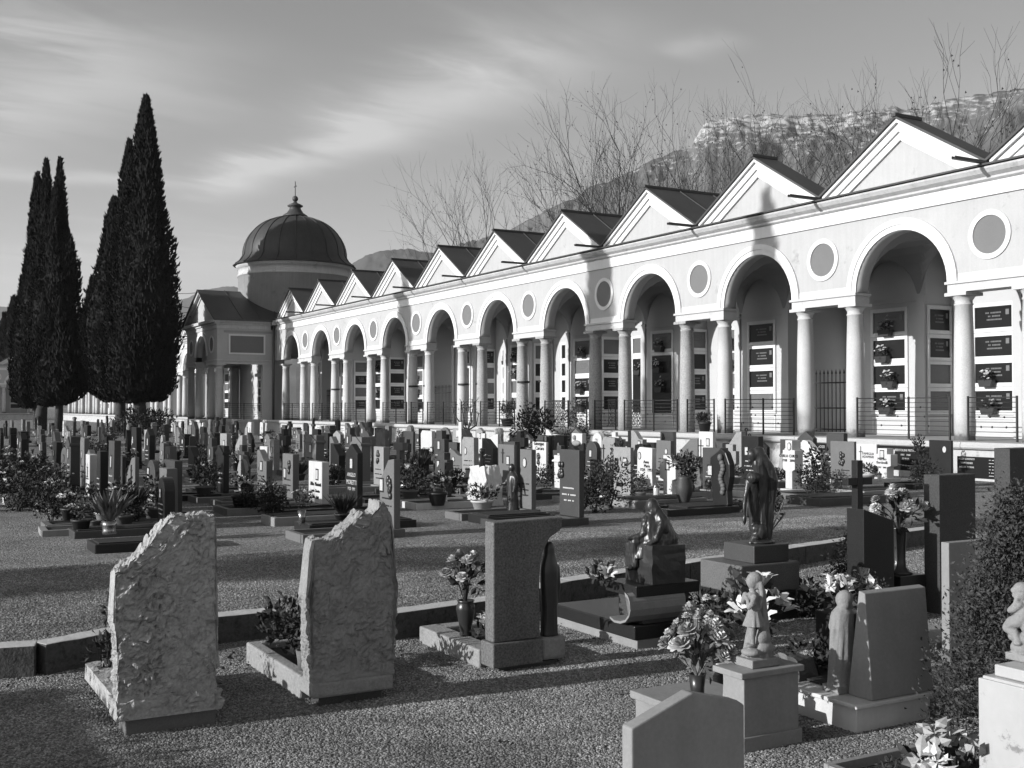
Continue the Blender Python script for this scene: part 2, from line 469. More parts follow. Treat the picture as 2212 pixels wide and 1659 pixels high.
    def back(depth):
        b = MB()
        for s_ in (-1, 1):
            b.box(*sorted((s_*RX, s_*HB)), DB, depth+.3, FL, 6.6)
        b.box(-RX, RX, depth, depth+.3, FL, 6.6)
        b.box(-RX-.1, RX+.1, DB+.02, depth+.1, 6.25, 6.4)
        # string course
        for s_ in (-1, 1): b.box(*sorted((s_*(RX+.001), s_*HB)), DB-.04, DB+.01, 4.47, 4.53)
        return b.mesh('back_wall', inner_pl)
    BM['back_wall'] = back(3.5); BM['back_wall_deep'] = back(5.0)
    b = MB()   # slim pilasters either side of the narrow bays
    b.box(-.13, .13, DB-.07, DB+.01, FL, 4.62)
    BM['pilaster'] = b.mesh('pilaster', inner_pl)
    b = MB(); b.box(-HB, HB, -.95, 5.2, FL-.16, FL)
    BM['walkway'] = b.mesh('walkway', floor_stone)
    b = MB(); b.prism([(-1.02, FL-.15), (-1.06, FL-.11), (-1.06, FL-.05), (-1.03, FL+.006), (-.7, FL+.006), (-.7, FL-.15)], -HB+.006, HB-.006, 'x')
    BM['edge_slab'] = b.mesh('edge_slab', floor_stone)
    b = MB(); b.box(-HB, HB, -.93, .6, 0, FL-.155); b.box(-HB, HB, -.99, .6, 0, .10)
    BM['plinth_wall'] = b.mesh('plinth_wall', plinth_stone)
    # burial niches: framed stack of slabs
    def frames(n_=4):
        b = MB()
        w = .56
        for z0, z1 in NZ:
            b.box(-w-.09, -w, -.05, .02, z0-.1, z1+.1); b.box(w, w+.09, -.05, .02, z0-.1, z1+.1)
            b.box(-w, w, -.05, .02, z1, z1+.1); b.box(-w, w, -.05, .02, z0-.1, z0)
        b.box(-w-.06, -w-.02, -.03, .02, FL+.08, FL+.5); b.box(w+.02, w+.06, -.03, .02, FL+.08, FL+.5); b.box(-w-.02, w+.02, -.03, .02, FL+.46, FL+.5)
        return b.mesh('niche_frame', trim)
    BM['niche_frame'] = frames()
    b = MB(); b.box(-.56, .56, -.012, .02, -.27, .27); BM['plaque_k'] = b.mesh('burial_plaque', plaque_blk); BM['plaque_g'] = b.mesh('burial_plaque', plaque_gry)
    b = MB(); b.box(-.56, .56, -.058, .02, FL+.58, 3.44); BM['plaque_tall'] = b.mesh('tall_plaque', plaque_blk)
    # lettering rows (raised metal letters too small to read)
    b = MB(); rr = random.Random(3)
    for z, wd in ((.12, .5), (.03, .34), (-.06, .42)):
        x = -wd/2
        while x < wd/2:
            w = rr.uniform(.02, .035); b.box(x, x+w, -.018, -.011, z-.02, z+.02); x += w+.012
            if rr.random() < .15: x += .04
    b.box(.36, .46, -.022, -.011, .05, .19)
    BM['lettering'] = b.mesh('lettering', mat('plaque_letters', .16, .5, 0))
    # spiked iron gate
    b = MB()
    for i in range(17):
        x = -1.28+2.56*i/16; b.tube([(x,0,FL+.05),(x,0,FL+1.75)], .014, 5); b.lathe([(.0,0),(.03,.05),(.0,.18)], 6, Matrix.Translation((x,0,FL+1.73)), cap=False)
    for z in (FL+.12, FL+.75, FL+1.5): b.box(-1.3, 1.3, -.02, .02, z-.02, z+.02)
    BM['iron_gate'] = b.mesh('iron_gate', iron)
    # lattice gate of small rings
    b = MB()
    for i in range(9):
        x = -1.2+2.4*i/8; b.tube([(x,0,FL+.05),(x,0,FL+1.05)], .013, 4)
    for i in range(8):
        for k in range(5):
            ring(b, .07, .09, FL+.18+k*.19, -.01, .01, 0, 2*math.pi, 8, -1.05+2.1*i/7)
    for z in (FL+.06, FL+1.05): b.box(-1.3, 1.3, -.015, .015, z-.015, z+.015)
    BM['lattice_gate'] = b.mesh('lattice_gate', iron)
NZ = [(1.516, 2.03), (2.24, 2.75), (2.94, 3.46), (3.67, 4.24)]
bay_meshes()

def wing(label, j0, j1, origin, rotz, detail=True, gates={}, dark_cols=()):
    root = thing('arcade', label, 'arcade', origin, rotz)
    for j in range(j0, j1):
        cx = -(j+.5)*L_BAY
        P = lambda nm, key, x=0., y=0., z=0., par=root: obj(nm, BM[key], par, (cx+x, y, z) if par is root else (x, y, z))
        P('facade_wall', 'facade_wall'); P('archivolt', 'archivolt'); P('white_band', 'band', HB); P('frieze', 'frieze'); P('cornice', 'cornice'); P('gutter', 'gutter')
        g = P('tympanum', 'tympanum'); obj('raking_cornice', BM['raking_cornice'], g)
        P('roof', 'roof_short' if detail and j <= 1 else 'roof'); P('water_spout', 'water_spout', HB)
        md = P('medallion', 'medallion', HB); obj('ring', BM['ring'], md)
        P('architrave', 'architrave', HB)
        for s_ in (-1, 1):
            o = P('column', 'column_d' if (j, s_) in dark_cols else 'column', s_*(HB-.90), .225)
        P('vault', 'vault'); gt = gates.get(j)
        P('back_wall', 'back_wall_deep' if gt == 'spike' else 'back_wall'); P('pilaster', 'pilaster', 1.47); P('pilaster', 'pilaster', -1.47)
        P('walkway', 'walkway'); P('edge_slab', 'edge_slab'); P('plinth_wall', 'plinth_wall')
        if gt == 'spike': obj('iron_gate', BM['iron_gate'], root, (cx, 2.75, 0))
        if gt == 'lattice': obj('iron_gate', BM['lattice_gate'], root, (cx, 2.75, 0))
        rr = random.Random(j*13+5)
        spots = [(-HB, 2.5, 0, 'A')]
        if gt != 'spike':
            spots += [(0, 3.5, 0, 'C'), (-1.34, 3.0, math.pi/2, 'B')]
        for x, y, rz, kind in spots:
            if kind == 'B' and not detail: continue
            fr = obj('niche_frame', BM['niche_frame'], root, (cx+x, y, 0), rz)
            if kind == 'B': fr.scale.x = .72
            tall = (kind == 'A' and j in (2, 5)) or (kind == 'C' and j in (3,))
            if tall:
                o_ = obj('burial_plaque', BM['plaque_tall'], fr)
            for zi, (z0, z1) in enumerate(NZ):
                if tall and zi < 3: continue
                gkind = 'plaque_g' if rr.random() < .28 else 'plaque_k'
                pq = obj('burial_plaque', BM[gkind], fr, (0, 0, (z0+z1)/2))
                if detail and rr.random() < .8: struct(obj('lettering', BM['lettering'], fr, (0,0,(z0+z1)/2)), 'stuff')
    return root
arc_main = wing('long white plastered arcade with a row of gables and paired stone columns', -2, 10, ORG, AX,
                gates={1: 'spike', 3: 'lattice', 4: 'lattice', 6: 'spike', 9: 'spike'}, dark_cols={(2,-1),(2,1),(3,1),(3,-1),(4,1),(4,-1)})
P0 = -(10*L_BAY) - 0.55         # right wall of the chapel porch
PWID, PDEP = 7.64, 3.65
wing('further wing of the white arcade behind the cypresses', 12, 27, ORG + EX*(-.45*L_BAY*0) , AX, detail=False)

# short end strip of the main wing next to the porch
b = MB(); b.box(P0, -10*L_BAY, 0.0, .45, ZS, ZW); b.box(P0, -10*L_BAY, -.05, .3, ZW+.002, ZW+.27)
b.build('facade_wall', plaster, arc_main)
b = MB(); b.box(P0, -10*L_BAY, -.30, .3, ZW+.275, ZW+.57); b.build('cornice', trim_old, arc_main)
b = MB(); b.box(P0, -10*L_BAY, -.95, 5., 0, FL); b.build('plinth_wall', plinth_stone, arc_main)
b = MB(); b.box(P0, -10*L_BAY, 2.5, 3., FL, 6.5); b.build('back_wall', inner_pl, arc_main)
b = MB(); b.tube([(P0+.25, -.18, FL), (P0+.25, -.18, 6.9)], .075, 8); b.build('downpipe', roof_metal, arc_main)

# ---------------------------------------------------------------- domed chapel
ch = thing('chapel', 'domed chapel with a gabled columned porch and dark metal dome', 'chapel', ORG, AX)
X1, X0 = P0, P0-PWID; XM = (X0+X1)/2
ar2 = 1.35
# porch front wall (faces -Y) with arch, side walls
b = MB(); n = 24
up = arc(ar2, ZS+.3, math.pi, 0, n, XM)
top = [(X0+PWID*i/n, ZW) for i in range(n+1)]
for y in (-PDEP, -PDEP+.4):
    b.add([(x,y,z) for x,z in up]+[(x,y,z) for x,z in top], [(i,i+1,n+2+i,n+1+i) for i in range(n)])
    b.add([(X0,y,ZS),(XM-ar2,y,ZS),(XM-ar2,y,ZS+.3),(X0,y,ZW)], [(0,1,2,3)]); b.add([(X1,y,ZS),(XM+ar2,y,ZS),(XM+ar2,y,ZS+.3),(X1,y,ZW)], [(3,2,1,0)])
b.add([(x,-PDEP,z) for x,z in up]+[(x,-PDEP+.4,z) for x,z in up], [(i,i+1,n+2+i,n+1+i) for i in range(n)], True)
b.build('front_wall', plaster, ch)
for xx in (X0, X1-.4):
    b = MB(); b.box(xx+(.002 if xx == X0 else 0), xx+.4-(.002 if xx != X0 else 0), -PDEP+.002, .0, ZS+.002, ZW); b.build('side_wall', plaster, ch)
b = MB(); ring(b, ar2-.012, ar2+.25, ZS+.3, -PDEP-.05, -PDEP+.02, cx=XM); b.build('archivolt', trim, ch)
for s_ in (-1, 1):
    md = obj('medallion', BM['medallion'], ch, (XM+s_*2.55, -PDEP, 0)); obj('ring', BM['ring'], md)
b = MB(); b.box(X1-.01, X1+.02, -2.85, -.75, 4.98, 6.02); pn = b.build('grey_panel', grey_disc, ch)
b = MB()
for z0, z1 in ((4.88, 4.98), (6.02, 6.12)): b.box(X1-.01, X1+.05, -2.95, -.65, z0, z1)
for y0 in (-2.95, -.75): b.box(X1-.01, X1+.05, y0, y0+.1, 4.98, 6.02)
b.build('panel_frame', trim, pn)
b = MB()
for e, z0, z1 in ((.05, ZW+.002, ZW+.25), (.13, ZW+.25, ZW+.38), (.28, ZW+.38, ZW+.56)):
    b.box(X0-e, X1+e, -PDEP-e, -PDEP+.5, z0, z1); b.box(X0-e, X0+.5, -PDEP+.5, 0, z0, z1); b.box(X1-.5, X1+e, -PDEP+.5, -.31, z0, z1)
b.build('cornice', trim_old, ch)
b = MB()
for e, z0, z1 in ((.02, ZI0, ZS-.07), (.10, ZS-.07, ZS)):
    b.box(X0-e, XM-1.2, -PDEP-e, -PDEP+.5, z0, z1); b.box(XM+1.2, X1+e, -PDEP-e, -PDEP+.5, z0, z1)
    b.box(X0-e, X0+.45, -PDEP+.5, 0, z0, z1); b.box(X1-.45, X1+e, -PDEP+.5, -.08, z0, z1)
b.build('architrave', col_stone, ch)
for x in (X0+.3, XM-1.5, XM+1.5, X1-.3):
    obj('column', BM['column'], ch, (x, -PDEP+.24, 0))
for x in (X0+.3, X1-.3):
    b = MB(); b.box(x-.24, x+.24, -.75, -.25, FL, ZI0-.1); b.box(x-.3, x+.3, -.8, -.2, ZI0-.1, ZI0); b.build('pilaster', inner_pl, ch)
b = MB(); b.box(X0+.5, X1-.3, -.2, .3, FL, ZS+1.9); b.box(X1-.45, X1, -.25, .0, FL, ZI0); b.build('inner_wall', inner_pl, ch)
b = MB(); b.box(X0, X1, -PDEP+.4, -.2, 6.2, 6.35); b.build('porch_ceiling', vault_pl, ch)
# door seen through the porch
dx = X1-2.2
b = MB(); b.box(dx-.55, dx+.55, -.26, -.19, FL, FL+2.6); dr = b.build('door', trim, ch)
b = MB()
for i in range(2):
    for k in range(4): b.box(dx-.42+i*.46, dx-.42+i*.46+.36, -.275, -.25, FL+.5+k*.52, FL+.5+k*.52+.44)
b.build('pane', glass_dk, dr)
b = MB(); b.box(dx-.75, dx+.75, -.42, -.19, FL+2.75, FL+2.95); b.build('lintel', trim, dr)
b = MB(); b.box(X0-.1, X1+.1, -PDEP-1.0, .0, 0, FL-.15); b.box(X0-.2, X1+.2, -PDEP-1.1, .0, FL-.15, FL); b.build('plinth', plinth_stone, ch)
# gable and roof of the porch
zg0, zg1, hw = 7.02, 9.0, PWID/2+.05
sl_ = (zg1-zg0)/hw; ca = math.atan(sl_)
b = MB(); b.prism([(XM-hw+.1, zg0), (XM+hw-.1, zg0), (XM, zg1-.05)], -PDEP+.05, -PDEP+.3, 'y'); b.build('tympanum', plaster, ch)
b = MB()
for s_ in (-1, 1):
    for d0, d1, y0 in ((-.28, -.1, -.02), (-.1, .06, -.22)):
        o0, o1 = d0/math.cos(ca), d1/math.cos(ca)
        b.prism([(XM+s_*(hw+(.25 if d0 > -.2 else -.2)), zg0+o0-(.25*sl_ if d0 > -.2 else -.2*sl_)), (XM, zg1+o0), (XM, zg1+o1), (XM+s_*(hw+.25), zg0+o1-.25*sl_)], -PDEP+y0, -PDEP+.1, 'y')
b.build('raking_cornice', trim_old, ch)
b = MB()
for s_ in (-1, 1):
    o0, o1 = .07/math.cos(ca), .14/math.cos(ca)
    b.prism([(XM+s_*(hw+.35), zg0+o0-.35*sl_), (XM, zg1+o0), (XM, zg1+o1), (XM+s_*(hw+.35), zg0+o1-.35*sl_)], -PDEP-.32, 3.5, 'y')
    for yy in (-2.2, -1.0, .2):
        b.prism([(XM+s_*(hw+.3), zg0+o1-.3*sl_), (XM, zg1+o1), (XM, zg1+o1+.04), (XM+s_*(hw+.3), zg0+o1+.04-.3*sl_)], yy, yy+.05, 'y')
b.build('roof', roof_metal, ch)
# drum and dome
DC = (XM, 2.55); T = Matrix.Translation((DC[0], DC[1], 0))
b = MB(); b.lathe([(3.70, 5.0), (3.70, 10.2), (3.76, 10.2), (3.76, 10.32), (3.70, 10.34), (3.70, 10.72), (3.80, 10.74), (3.80, 10.84), (3.92, 10.95)], 64, T); b.build('drum', mat('drum_plaster', .50, .9, .2, .6, .05, 20, .1, 30, streak=.12, dark=.30, cut=(.58,.72)), ch)
prof = [(4.02, 10.95), (4.03, 11.0), (3.86, 11.10), (3.62, 11.32), (3.42, 11.65)]
for i in range(1, 15):
    a = i/14*R(80); prof.append((3.42*math.cos(a)**.92*(1 if i < 14 else 1), 11.65+2.72*math.sin(a)))
prof = [p for p in prof if p[0] > .62] + [(.62, 14.38)]
b = MB(); b.lathe(prof, 72, T); dome = b.build('dome', dome_metal, ch)
b = MB()
for i in range(20):
    a = 2*math.pi*i/20
    pts = [(DC[0]+(r+.015)*math.cos(a), DC[1]+(r+.015)*math.sin(a), z+.01) for r, z in prof]
    b.tube(pts, .03, 4)
struct(b.build('seam', dome_metal, dome), 'stuff')
b = MB(); b.lathe([(.70, 14.34), (.86, 14.38), (.80, 14.46), (.55, 14.62), (.40, 14.85), (.36, 15.0), (.50, 15.05), (.52, 15.12), (.38, 15.2), (.15, 15.3), (.08, 15.42)], 24, T)
b.ball((DC[0], DC[1], 15.58), .20, 14, 10); b.tube([(DC[0], DC[1], 15.7), (DC[0], DC[1], 16.75)], .03, 6)
b.box(DC[0]-.22, DC[0]+.22, DC[1]-.025, DC[1]+.025, 16.38, 16.44)
b.build('lantern_cross', roof_metal, ch)

# ---------------------------------------------------------------- far closing wing, turned to face us
FX = -27*L_BAY
far_rot = AX + math.pi/2
fo = loc2w(FX-2.5, -3.0)
wing('distant shaded closing wing of the arcade across the far end', 0, 9, fo + EY*0, AX+math.pi/2, detail=False)
# ---------------------------------------------------------------- mountains
def rock_mat(name, base, snow, z_lo, z_hi, sc):
    m = bpy.data.materials.new(name); m.use_nodes = True
    t = m.node_tree; N = t.nodes; L = t.links; b = N['Principled BSDF']; b.inputs['Roughness'].default_value = .95; b.inputs['Specular IOR Level'].default_value = .1
    geo = N.new('ShaderNodeNewGeometry'); sx_ = N.new('ShaderNodeSeparateXYZ'); L.new(geo.outputs['Position'], sx_.inputs[0])
    def M_(op, a, b_):
        n = N.new('ShaderNodeMath'); n.operation = op
        for i, x in enumerate((a, b_)):
            if isinstance(x, (int, float)): n.inputs[i].default_value = x
            else: L.new(x, n.inputs[i])
        return n.outputs[0]
    def noi(s, det, scl=(1,1,1)):
        mp = N.new('ShaderNodeMapping'); mp.inputs['Scale'].default_value = scl; L.new(geo.outputs['Position'], mp.inputs[0])
        n = N.new('ShaderNodeTexNoise'); n.inputs['Scale'].default_value = s; n.inputs['Detail'].default_value = det; n.inputs['Roughness'].default_value = .65; L.new(mp.outputs[0], n.inputs['Vector']); return n.outputs[0]
    wood = M_('MULTIPLY', M_('ADD', noi(sc*1.2, 6), .15), base*1.6)
    wood = M_('MULTIPLY', wood, M_('ADD', noi(sc*9, 3), .45))
    bands = noi(sc*8.0, 9, (.6, .6, 1.7))
    h = N.new('ShaderNodeMapRange'); xs_ = N.new('ShaderNodeMath'); xs_.operation = 'MAXIMUM'; L.new(M_('SUBTRACT', sx_.outputs[0], 540.0), xs_.inputs[0]); xs_.inputs[1].default_value = 0
    L.new(M_('SUBTRACT', sx_.outputs[2], M_('MULTIPLY', xs_.outputs[0], .42)), h.inputs[0]); h.inputs[1].default_value, h.inputs[2].default_value = z_lo, z_hi
    k = N.new('ShaderNodeMapRange'); L.new(M_('ADD', bands, M_('MULTIPLY', h.outputs[0], .26)), k.inputs[0]); k.inputs[1].default_value, k.inputs[2].default_value = .68, .78
    tot = M_('ADD', M_('MULTIPLY', wood, M_('SUBTRACT', 1.0, k.outputs[0])), M_('MULTIPLY', k.outputs[0], snow))
    cc = N.new('ShaderNodeCombineColor')
    for i in range(3): L.new(tot, cc.inputs[i])
    L.new(cc.outputs[0], b.inputs['Base Color'])
    return m
def ridge(name, pts, dist, spread, m, amp, seed, nrow=80, step=4, cliff=False):
    """a hillside whose crest is seen at the given picture points"""
    xs = []; x = pts[0][0]
    while x <= pts[-1][0]: xs.append(x); x += step
    def crest(x):
        for (xa, ya), (xb, yb) in zip(pts, pts[1:]):
            if xa <= x <= xb: return ya + (yb-ya)*(x-xa)/(xb-xa)
        return pts[-1][1]
    vs_ = []; fs = []
    for j in range(nrow+1):
        t = j/nrow
        for x in xs:
            r = ray(x, 880); az = math.atan2(r.x, r.y)
            y = crest(x) + 4*noise.noise(Vector((x*.03, seed, 0))) + 2.0*noise.noise(Vector((x*.13, seed, 3)))
            top = at(x, y, dist)
            if t <= .8:
                k = t/.8
                if cliff: hk = .62*k**1.1 if k < .74 else (.62*.74**1.1 + (1-.62*.74**1.1)*((k-.74)/.26)**.55)
                else: hk = k**1.15
                d = dist*(1 - spread*(1-k))
            else: hk = 1-(t-.8)/.2*.9; d = dist*(1+spread*.6*(t-.8)/.2)
            z = top.z*hk
            p = Vector((math.tan(az)*d, d, z))
            q = p*(6/dist)
            f = amp*dist*min(1, hk*2.5)*(1 if abs(t-.8) > .02 else .15)
            p.z += f*(.6*noise.noise(q*1.7+Vector((seed,0,0)))+.5*noise.noise(q*5)+.35*noise.noise(q*13)+.3*noise.noise(q*31)+.2*noise.noise(q*60))
            p.y += f*.8*noise.noise(q*7+Vector((0,seed,5)))
            p.z = max(p.z, -2) if hk > 0 else -8
            vs_.append(p)
    n = len(xs)
    for j in range(nrow):
        for i in range(n-1): a = j*n+i; fs.append((a, a+1, a+n+1, a+n))
    b_ = MB(); b_.add(vs_, fs, True); return struct(b_.build(name, m, recalc=False))
ridge('mountain', [(900,640),(960,570),(985,535),(1100,500),(1180,455),(1240,428),(1275,405),(1340,384),(1400,352),(1450,330),(1495,318),(1505,296),(1530,262),(1580,252),(1640,244),(1700,249),(1800,248),(1850,240),(1900,236),(1938,229),(1960,239),(2000,233),(2060,214),(2110,205),(2150,200),(2260,185),(2400,150),(2600,120),(2900,170),(3300,260)],
      1700, .42, rock_mat('mountain_slope', .115, .42, 300, 440, .012), .012, 3.3, cliff=True)
ridge('far_hill', [(640,640),(700,600),(750,576),(790,552),(840,541),(880,538),(915,543),(960,552),(1060,560),(1300,590)], 3000, .3, rock_mat('far_hill_slope', .07, .25, 800, 1200, .008), .006, 8.1)
ridge('distant_hill', [(-900,640),(-500,600),(-200,640),(100,672),(300,668),(380,652),(438,628),(480,619),(540,620),(620,632),(760,640),(900,640)], 4400, .25, rock_mat('distant_hill_slope', .07, .2, 1200, 1500, .006), .004, 5.7)

# ---------------------------------------------------------------- cypresses
leaf_dk = mat('cypress_leaf', .018, .9, .5, .5, .3, 9, spec=.15)
leaf_md = mat('shrub_leaf', .042, .8, .5, 3, .2, 30, spec=.25)
leaf_lt = mat('pale_leaf', .14, .7, .4, 6, .2, 50, spec=.3)
bark = mat('bark', .05, .95, .3, 3, .3, 20, .4, 20)
twig_m = mat('bare_twig', .035, .95, .2, 2)
def prof_cyp(t):
    # t 0 bottom .. 1 tip
    if t < .10: return .26 + .66*math.sin(t/.10*math.pi/2)
    if t < .45: return .92+.08*math.sin((t-.10)/.35*math.pi)
    k = (t-.45)/.55
    return .92*(1-k)**.80*(1-.12*math.sin(k*math.pi)) + .012
def cypress_meshes(stems, seed, dens=1.0, tl=.34):
    rr = random.Random(seed); b = MB(); core = MB()
    for (dx, dy, z0, z1, r) in stems:
        H_ = z1-z0
        lean = Vector((rr.uniform(-.01,.01), rr.uniform(-.01,.01), 0))
        ph = rr.uniform(0, 50)
        def rad(t, a):
            return r*prof_cyp(t)*(1+.20*noise.noise(Vector((math.cos(a)*1.3+ph, math.sin(a)*1.3, t*H_*.30)))+.13*noise.noise(Vector((math.cos(a)*3+ph, math.sin(a)*3, t*H_*.9))))
        nr, na = 34, 14; vs_ = []; fs = []
        for j in range(nr+1):
            t = j/nr
            for i in range(na):
                a = 2*math.pi*i/na; q = rad(t, a)*.86
                vs_.append((dx+q*math.cos(a)+lean.x*t*H_, dy+q*math.sin(a)+lean.y*t*H_, z0+t*H_*.985+.1))
        for j in range(nr):
            for i in range(na): fs.append((j*na+i, j*na+(i+1)%na, (j+1)*na+(i+1)%na, (j+1)*na+i))
        fs.append(tuple(range(na-1,-1,-1)))
        b.add(vs_, fs, False)
        n = int(dens*H_*r*260)
        for _ in range(n):
            t = rr.random()**1.05; a = rr.uniform(0, 2*math.pi)
            q = rad(t, a)*(rr.uniform(.86, 1.06) if rr.random() < .9 else rr.uniform(1.0,1.16))
            c = Vector((dx+q*math.cos(a)+lean.x*t*H_, dy+q*math.sin(a)+lean.y*t*H_, z0+t*H_*.99))
            o = Vector((math.cos(a), math.sin(a), 0))
            d = (o*rr.uniform(.05,.6)+Vector((rr.uniform(-.3,.3), rr.uniform(-.3,.3), 1))).normalized()
            s_ = d.cross(o).normalized(); l = tl*rr.uniform(.5,1.25)*(1 if t < .9 else .8); w = l*rr.uniform(.16,.30)
            s2 = (s_*math.cos(1.0)+o*math.sin(1.0)).normalized()
            b.add([c-s_*w, c+s_*w, c+d*l], [(0,1,2)]); b.add([c-s2*w+d*l*.1, c+s2*w+d*l*.1, c+d*l*.9+o*.05], [(0,1,2)])
    return b.mesh('crown', leaf_dk, recalc=False)
def cypress(label, pos, stems, trunk, seed, dens=1.0, tl=.34, group=None):
    t = thing('cypress_tree', label, 'cypress', pos, 0, group)
    obj('crown', cypress_meshes(stems, seed, dens, tl), t)
    b = MB()
    for (x0, y0, x1, y1, z1, r) in trunk:
        b.tube([(x0,y0,-.2),(x0*.7+x1*.3+.05,y0,z1*.4),(x1,y1,z1)], [r*1.3, r, r*.7], 10)
    b.build('trunk', bark, t)
    return t
def base_at(px, depth): r = ray(px, 880); return Vector((r.x/r.y*depth, depth, 0))
def mpp(depth): return depth/FPX
# right pair
D = 68.4; m_ = mpp(D)
zz = lambda y, d: EYE+(880-y)/FPX*d
cypress('tallest cypress with a needle tip, right of the gap', base_at(300, D), [((311-300)*m_, 0, 1.9, zz(200,D), 1.9), ((290-300)*m_, .0, 1.8, zz(330,D), 1.75), (1.0, .3, 1.9, zz(470,D), 1.1), (-.2,-.3,1.9,zz(560,D),1.9)], [(0,0,0,0,4,.38)], 11)
cypress('slender cypress leaning on the tallest one, on its left side', base_at(258, 73), [((276-258)*m_, 0, 1.9, zz(296,73), 1.45), (-.55, .2, 1.9, zz(420,73), 1.75), (.3,-.4,1.9,zz(600,73),1.9)], [(0,0,.1,0,3.5,.30)], 12)
D = 77.
cypress('ragged multi tipped cypress at far left', base_at(86, D), [(.35,0,2.0,zz(338,D),1.05), (1.05,.2,4.0,zz(335,D),.9), (-.2,.2,1.8,zz(368,D),1.2), (.9,-.2,2.0,zz(395,D),1.75), (-.9,.1,1.5,zz(530,D),1.1), (2.0,-.3,9.0,zz(500,D),.75)], [(0,0,.3,0,4,.36),(-.3,.2,-.7,.2,3,.18)], 13)
cypress('lower bushy cypress tucked against the multi tipped one', base_at(126, D-3), [(.0,0,1.7,zz(655,D),1.6), (.9,.2,2.4,zz(700,D),.95), (-.7,0,1.6,zz(690,D),1.1)], [(0,0,.05,0,4,.24)], 14, 1.0, .40)
# two far slim ones and a broad one beyond the closing wing
D = 165.
cypress('slim distant cypress above the closing wing roof', base_at(26, D), [(0,0,.5,zz(640,D),2.0)], [(0,0,0,0,1.5,.2)], 15, .35, .7)
cypress('smaller slim distant cypress at the very left edge', base_at(8, D), [(0,0,.5,zz(676,D),1.5)], [(0,0,0,0,1.5,.2)], 16, .35, .7)
cypress('broad hazy cypress behind the gap between the dark ones', base_at(196, 185), [(0,0,.5,zz(600,185),2.6),(1.5,0,.5,zz(640,185),2.4)], [(0,0,0,0,1.5,.2)], 17, .3, .8)
# the row of cypresses outside the frame on the left whose shadows fall on the arcade
def shade_tree(k, ztop, dist, r, seed, where):
    p = loc2w(-k*L_BAY, 0) - SDIR*dist
    h = ztop + dist*math.tan(SUN_EL)
    return cypress('cypress beyond the left picture edge whose shadow falls on '+where, p, [(0,0,1.2,h,r),(.4,.2,1.2,h*.86,r*.8)], [(0,0,0,0,3,.3)], seed, .35, .5, 'cypresses along the left side')
shade_tree(1.42, 7.75, 27, 1.35, 21, 'the second gable')
shade_tree(3.08, 12.5, 26, 1.05, 22, 'the fourth medallion')
shade_tree(6.25, 10.2, 26, 1.15, 23, 'the seventh medallion')
shade_tree(9.55, 12.0, 25, 1.25, 24, 'the wall near the porch')
# cypress whose long shadow lies across the gravel path
def ground_shade(px, py, dist, h, r, seed, where):
    p = G(px, py) - SDIR*dist
    return cypress('cypress beyond the left picture edge whose shadow crosses '+where, p, [(0,0,1.0,h,r)], [(0,0,0,0,3,.3)], seed, .3, .5, 'cypresses along the left side')
ground_shade(1450, 1172, 30, 15, .85, 26, 'the far side of the gravel path')

# ---------------------------------------------------------------- bare winter trees behind the arcade
def bare_tree(label, px, yl, ytop, seed, spread=.45, stems=3, leaf=60):
    # a point at local depth yl inside the arcade seen at picture column px
    r = ray(px, 700); r2 = Vector((r.x, r.y, 0))
    # solve (t*r - ORG).EY = yl
    t = (yl + ORG.dot(EY)) / r2.dot(EY)
    p = r2*t; dist = p.y
    H_ = EYE + (880-ytop)/FPX*dist
    th = thing('bare_tree', label, 'tree', p)
    rr = random.Random(seed); tk = MB(); tw = MB(); lf = MB()
    unit = H_/14.
    def grow(p0, d, l, rad, depth):
        n = 3; pts = [p0]; q = p0.copy(); dd = d.copy()
        for i in range(n):
            dd = (dd + Vector((rr.uniform(-.16,.16), rr.uniform(-.16,.16), rr.uniform(-.02,.13)))).normalized()
            q = q + dd*(l/n); pts.append(q.copy())
        (tk if depth <= 1 else tw).tube(pts, [rad*(1-.4*i/n) for i in range(n+1)], 6 if depth < 2 else 3, cap=False)
        if depth >= 6 or rad < .006:
            return
        k = 2 if depth < 1 else rr.choice((2,2,3))
        for i in range(k):
            a = rr.uniform(0, 2*math.pi); sp = rr.uniform(.25, .75)*(.75+spread)
            side = dd.cross(Vector((math.cos(a), math.sin(a), .1))).normalized()
            nd_ = (dd + side*sp*.8 + Vector((0,0,.12))).normalized()
            st = pts[-1] if i < 2 else pts[rr.choice((1,2))]
            grow(st, nd_, l*rr.uniform(.62,.86), rad*rr.uniform(.52,.68), depth+1)
        if depth >= 4 and rr.random() < leaf/100:
            c = pts[-1]+Vector((rr.uniform(-.3,.3), rr.uniform(-.3,.3), -.1)); s_ = .05
            lf.add([c, c+Vector((s_,0,-s_)), c+Vector((0,s_*.6,-s_*1.6))], [(0,1,2)])
    for s_ in range(stems):
        a = 2*math.pi*s_/stems + rr.uniform(-.5,.5)
        d = Vector((math.cos(a)*.26, math.sin(a)*.26, 1)).normalized() if stems > 1 else Vector((0.03,0,1))
        grow(Vector((0,0,0)), d, H_*.30, .12*unit**.5*(1 if stems < 2 else .75), 0)
    zmax = sorted(v[2] for v in tw.v)[int(len(tw.v)*.985)]; k = H_/zmax
    for x in (tk, tw, lf): x.v = [(v[0]*k, v[1]*k, v[2]*k) for v in x.v]
    tk.build('trunk', twig_m, th, recalc=False); tw.build('twigs', twig_m, th, recalc=False)
    if lf.f: lf.build('dry_leaves', twig_m, th, recalc=False)
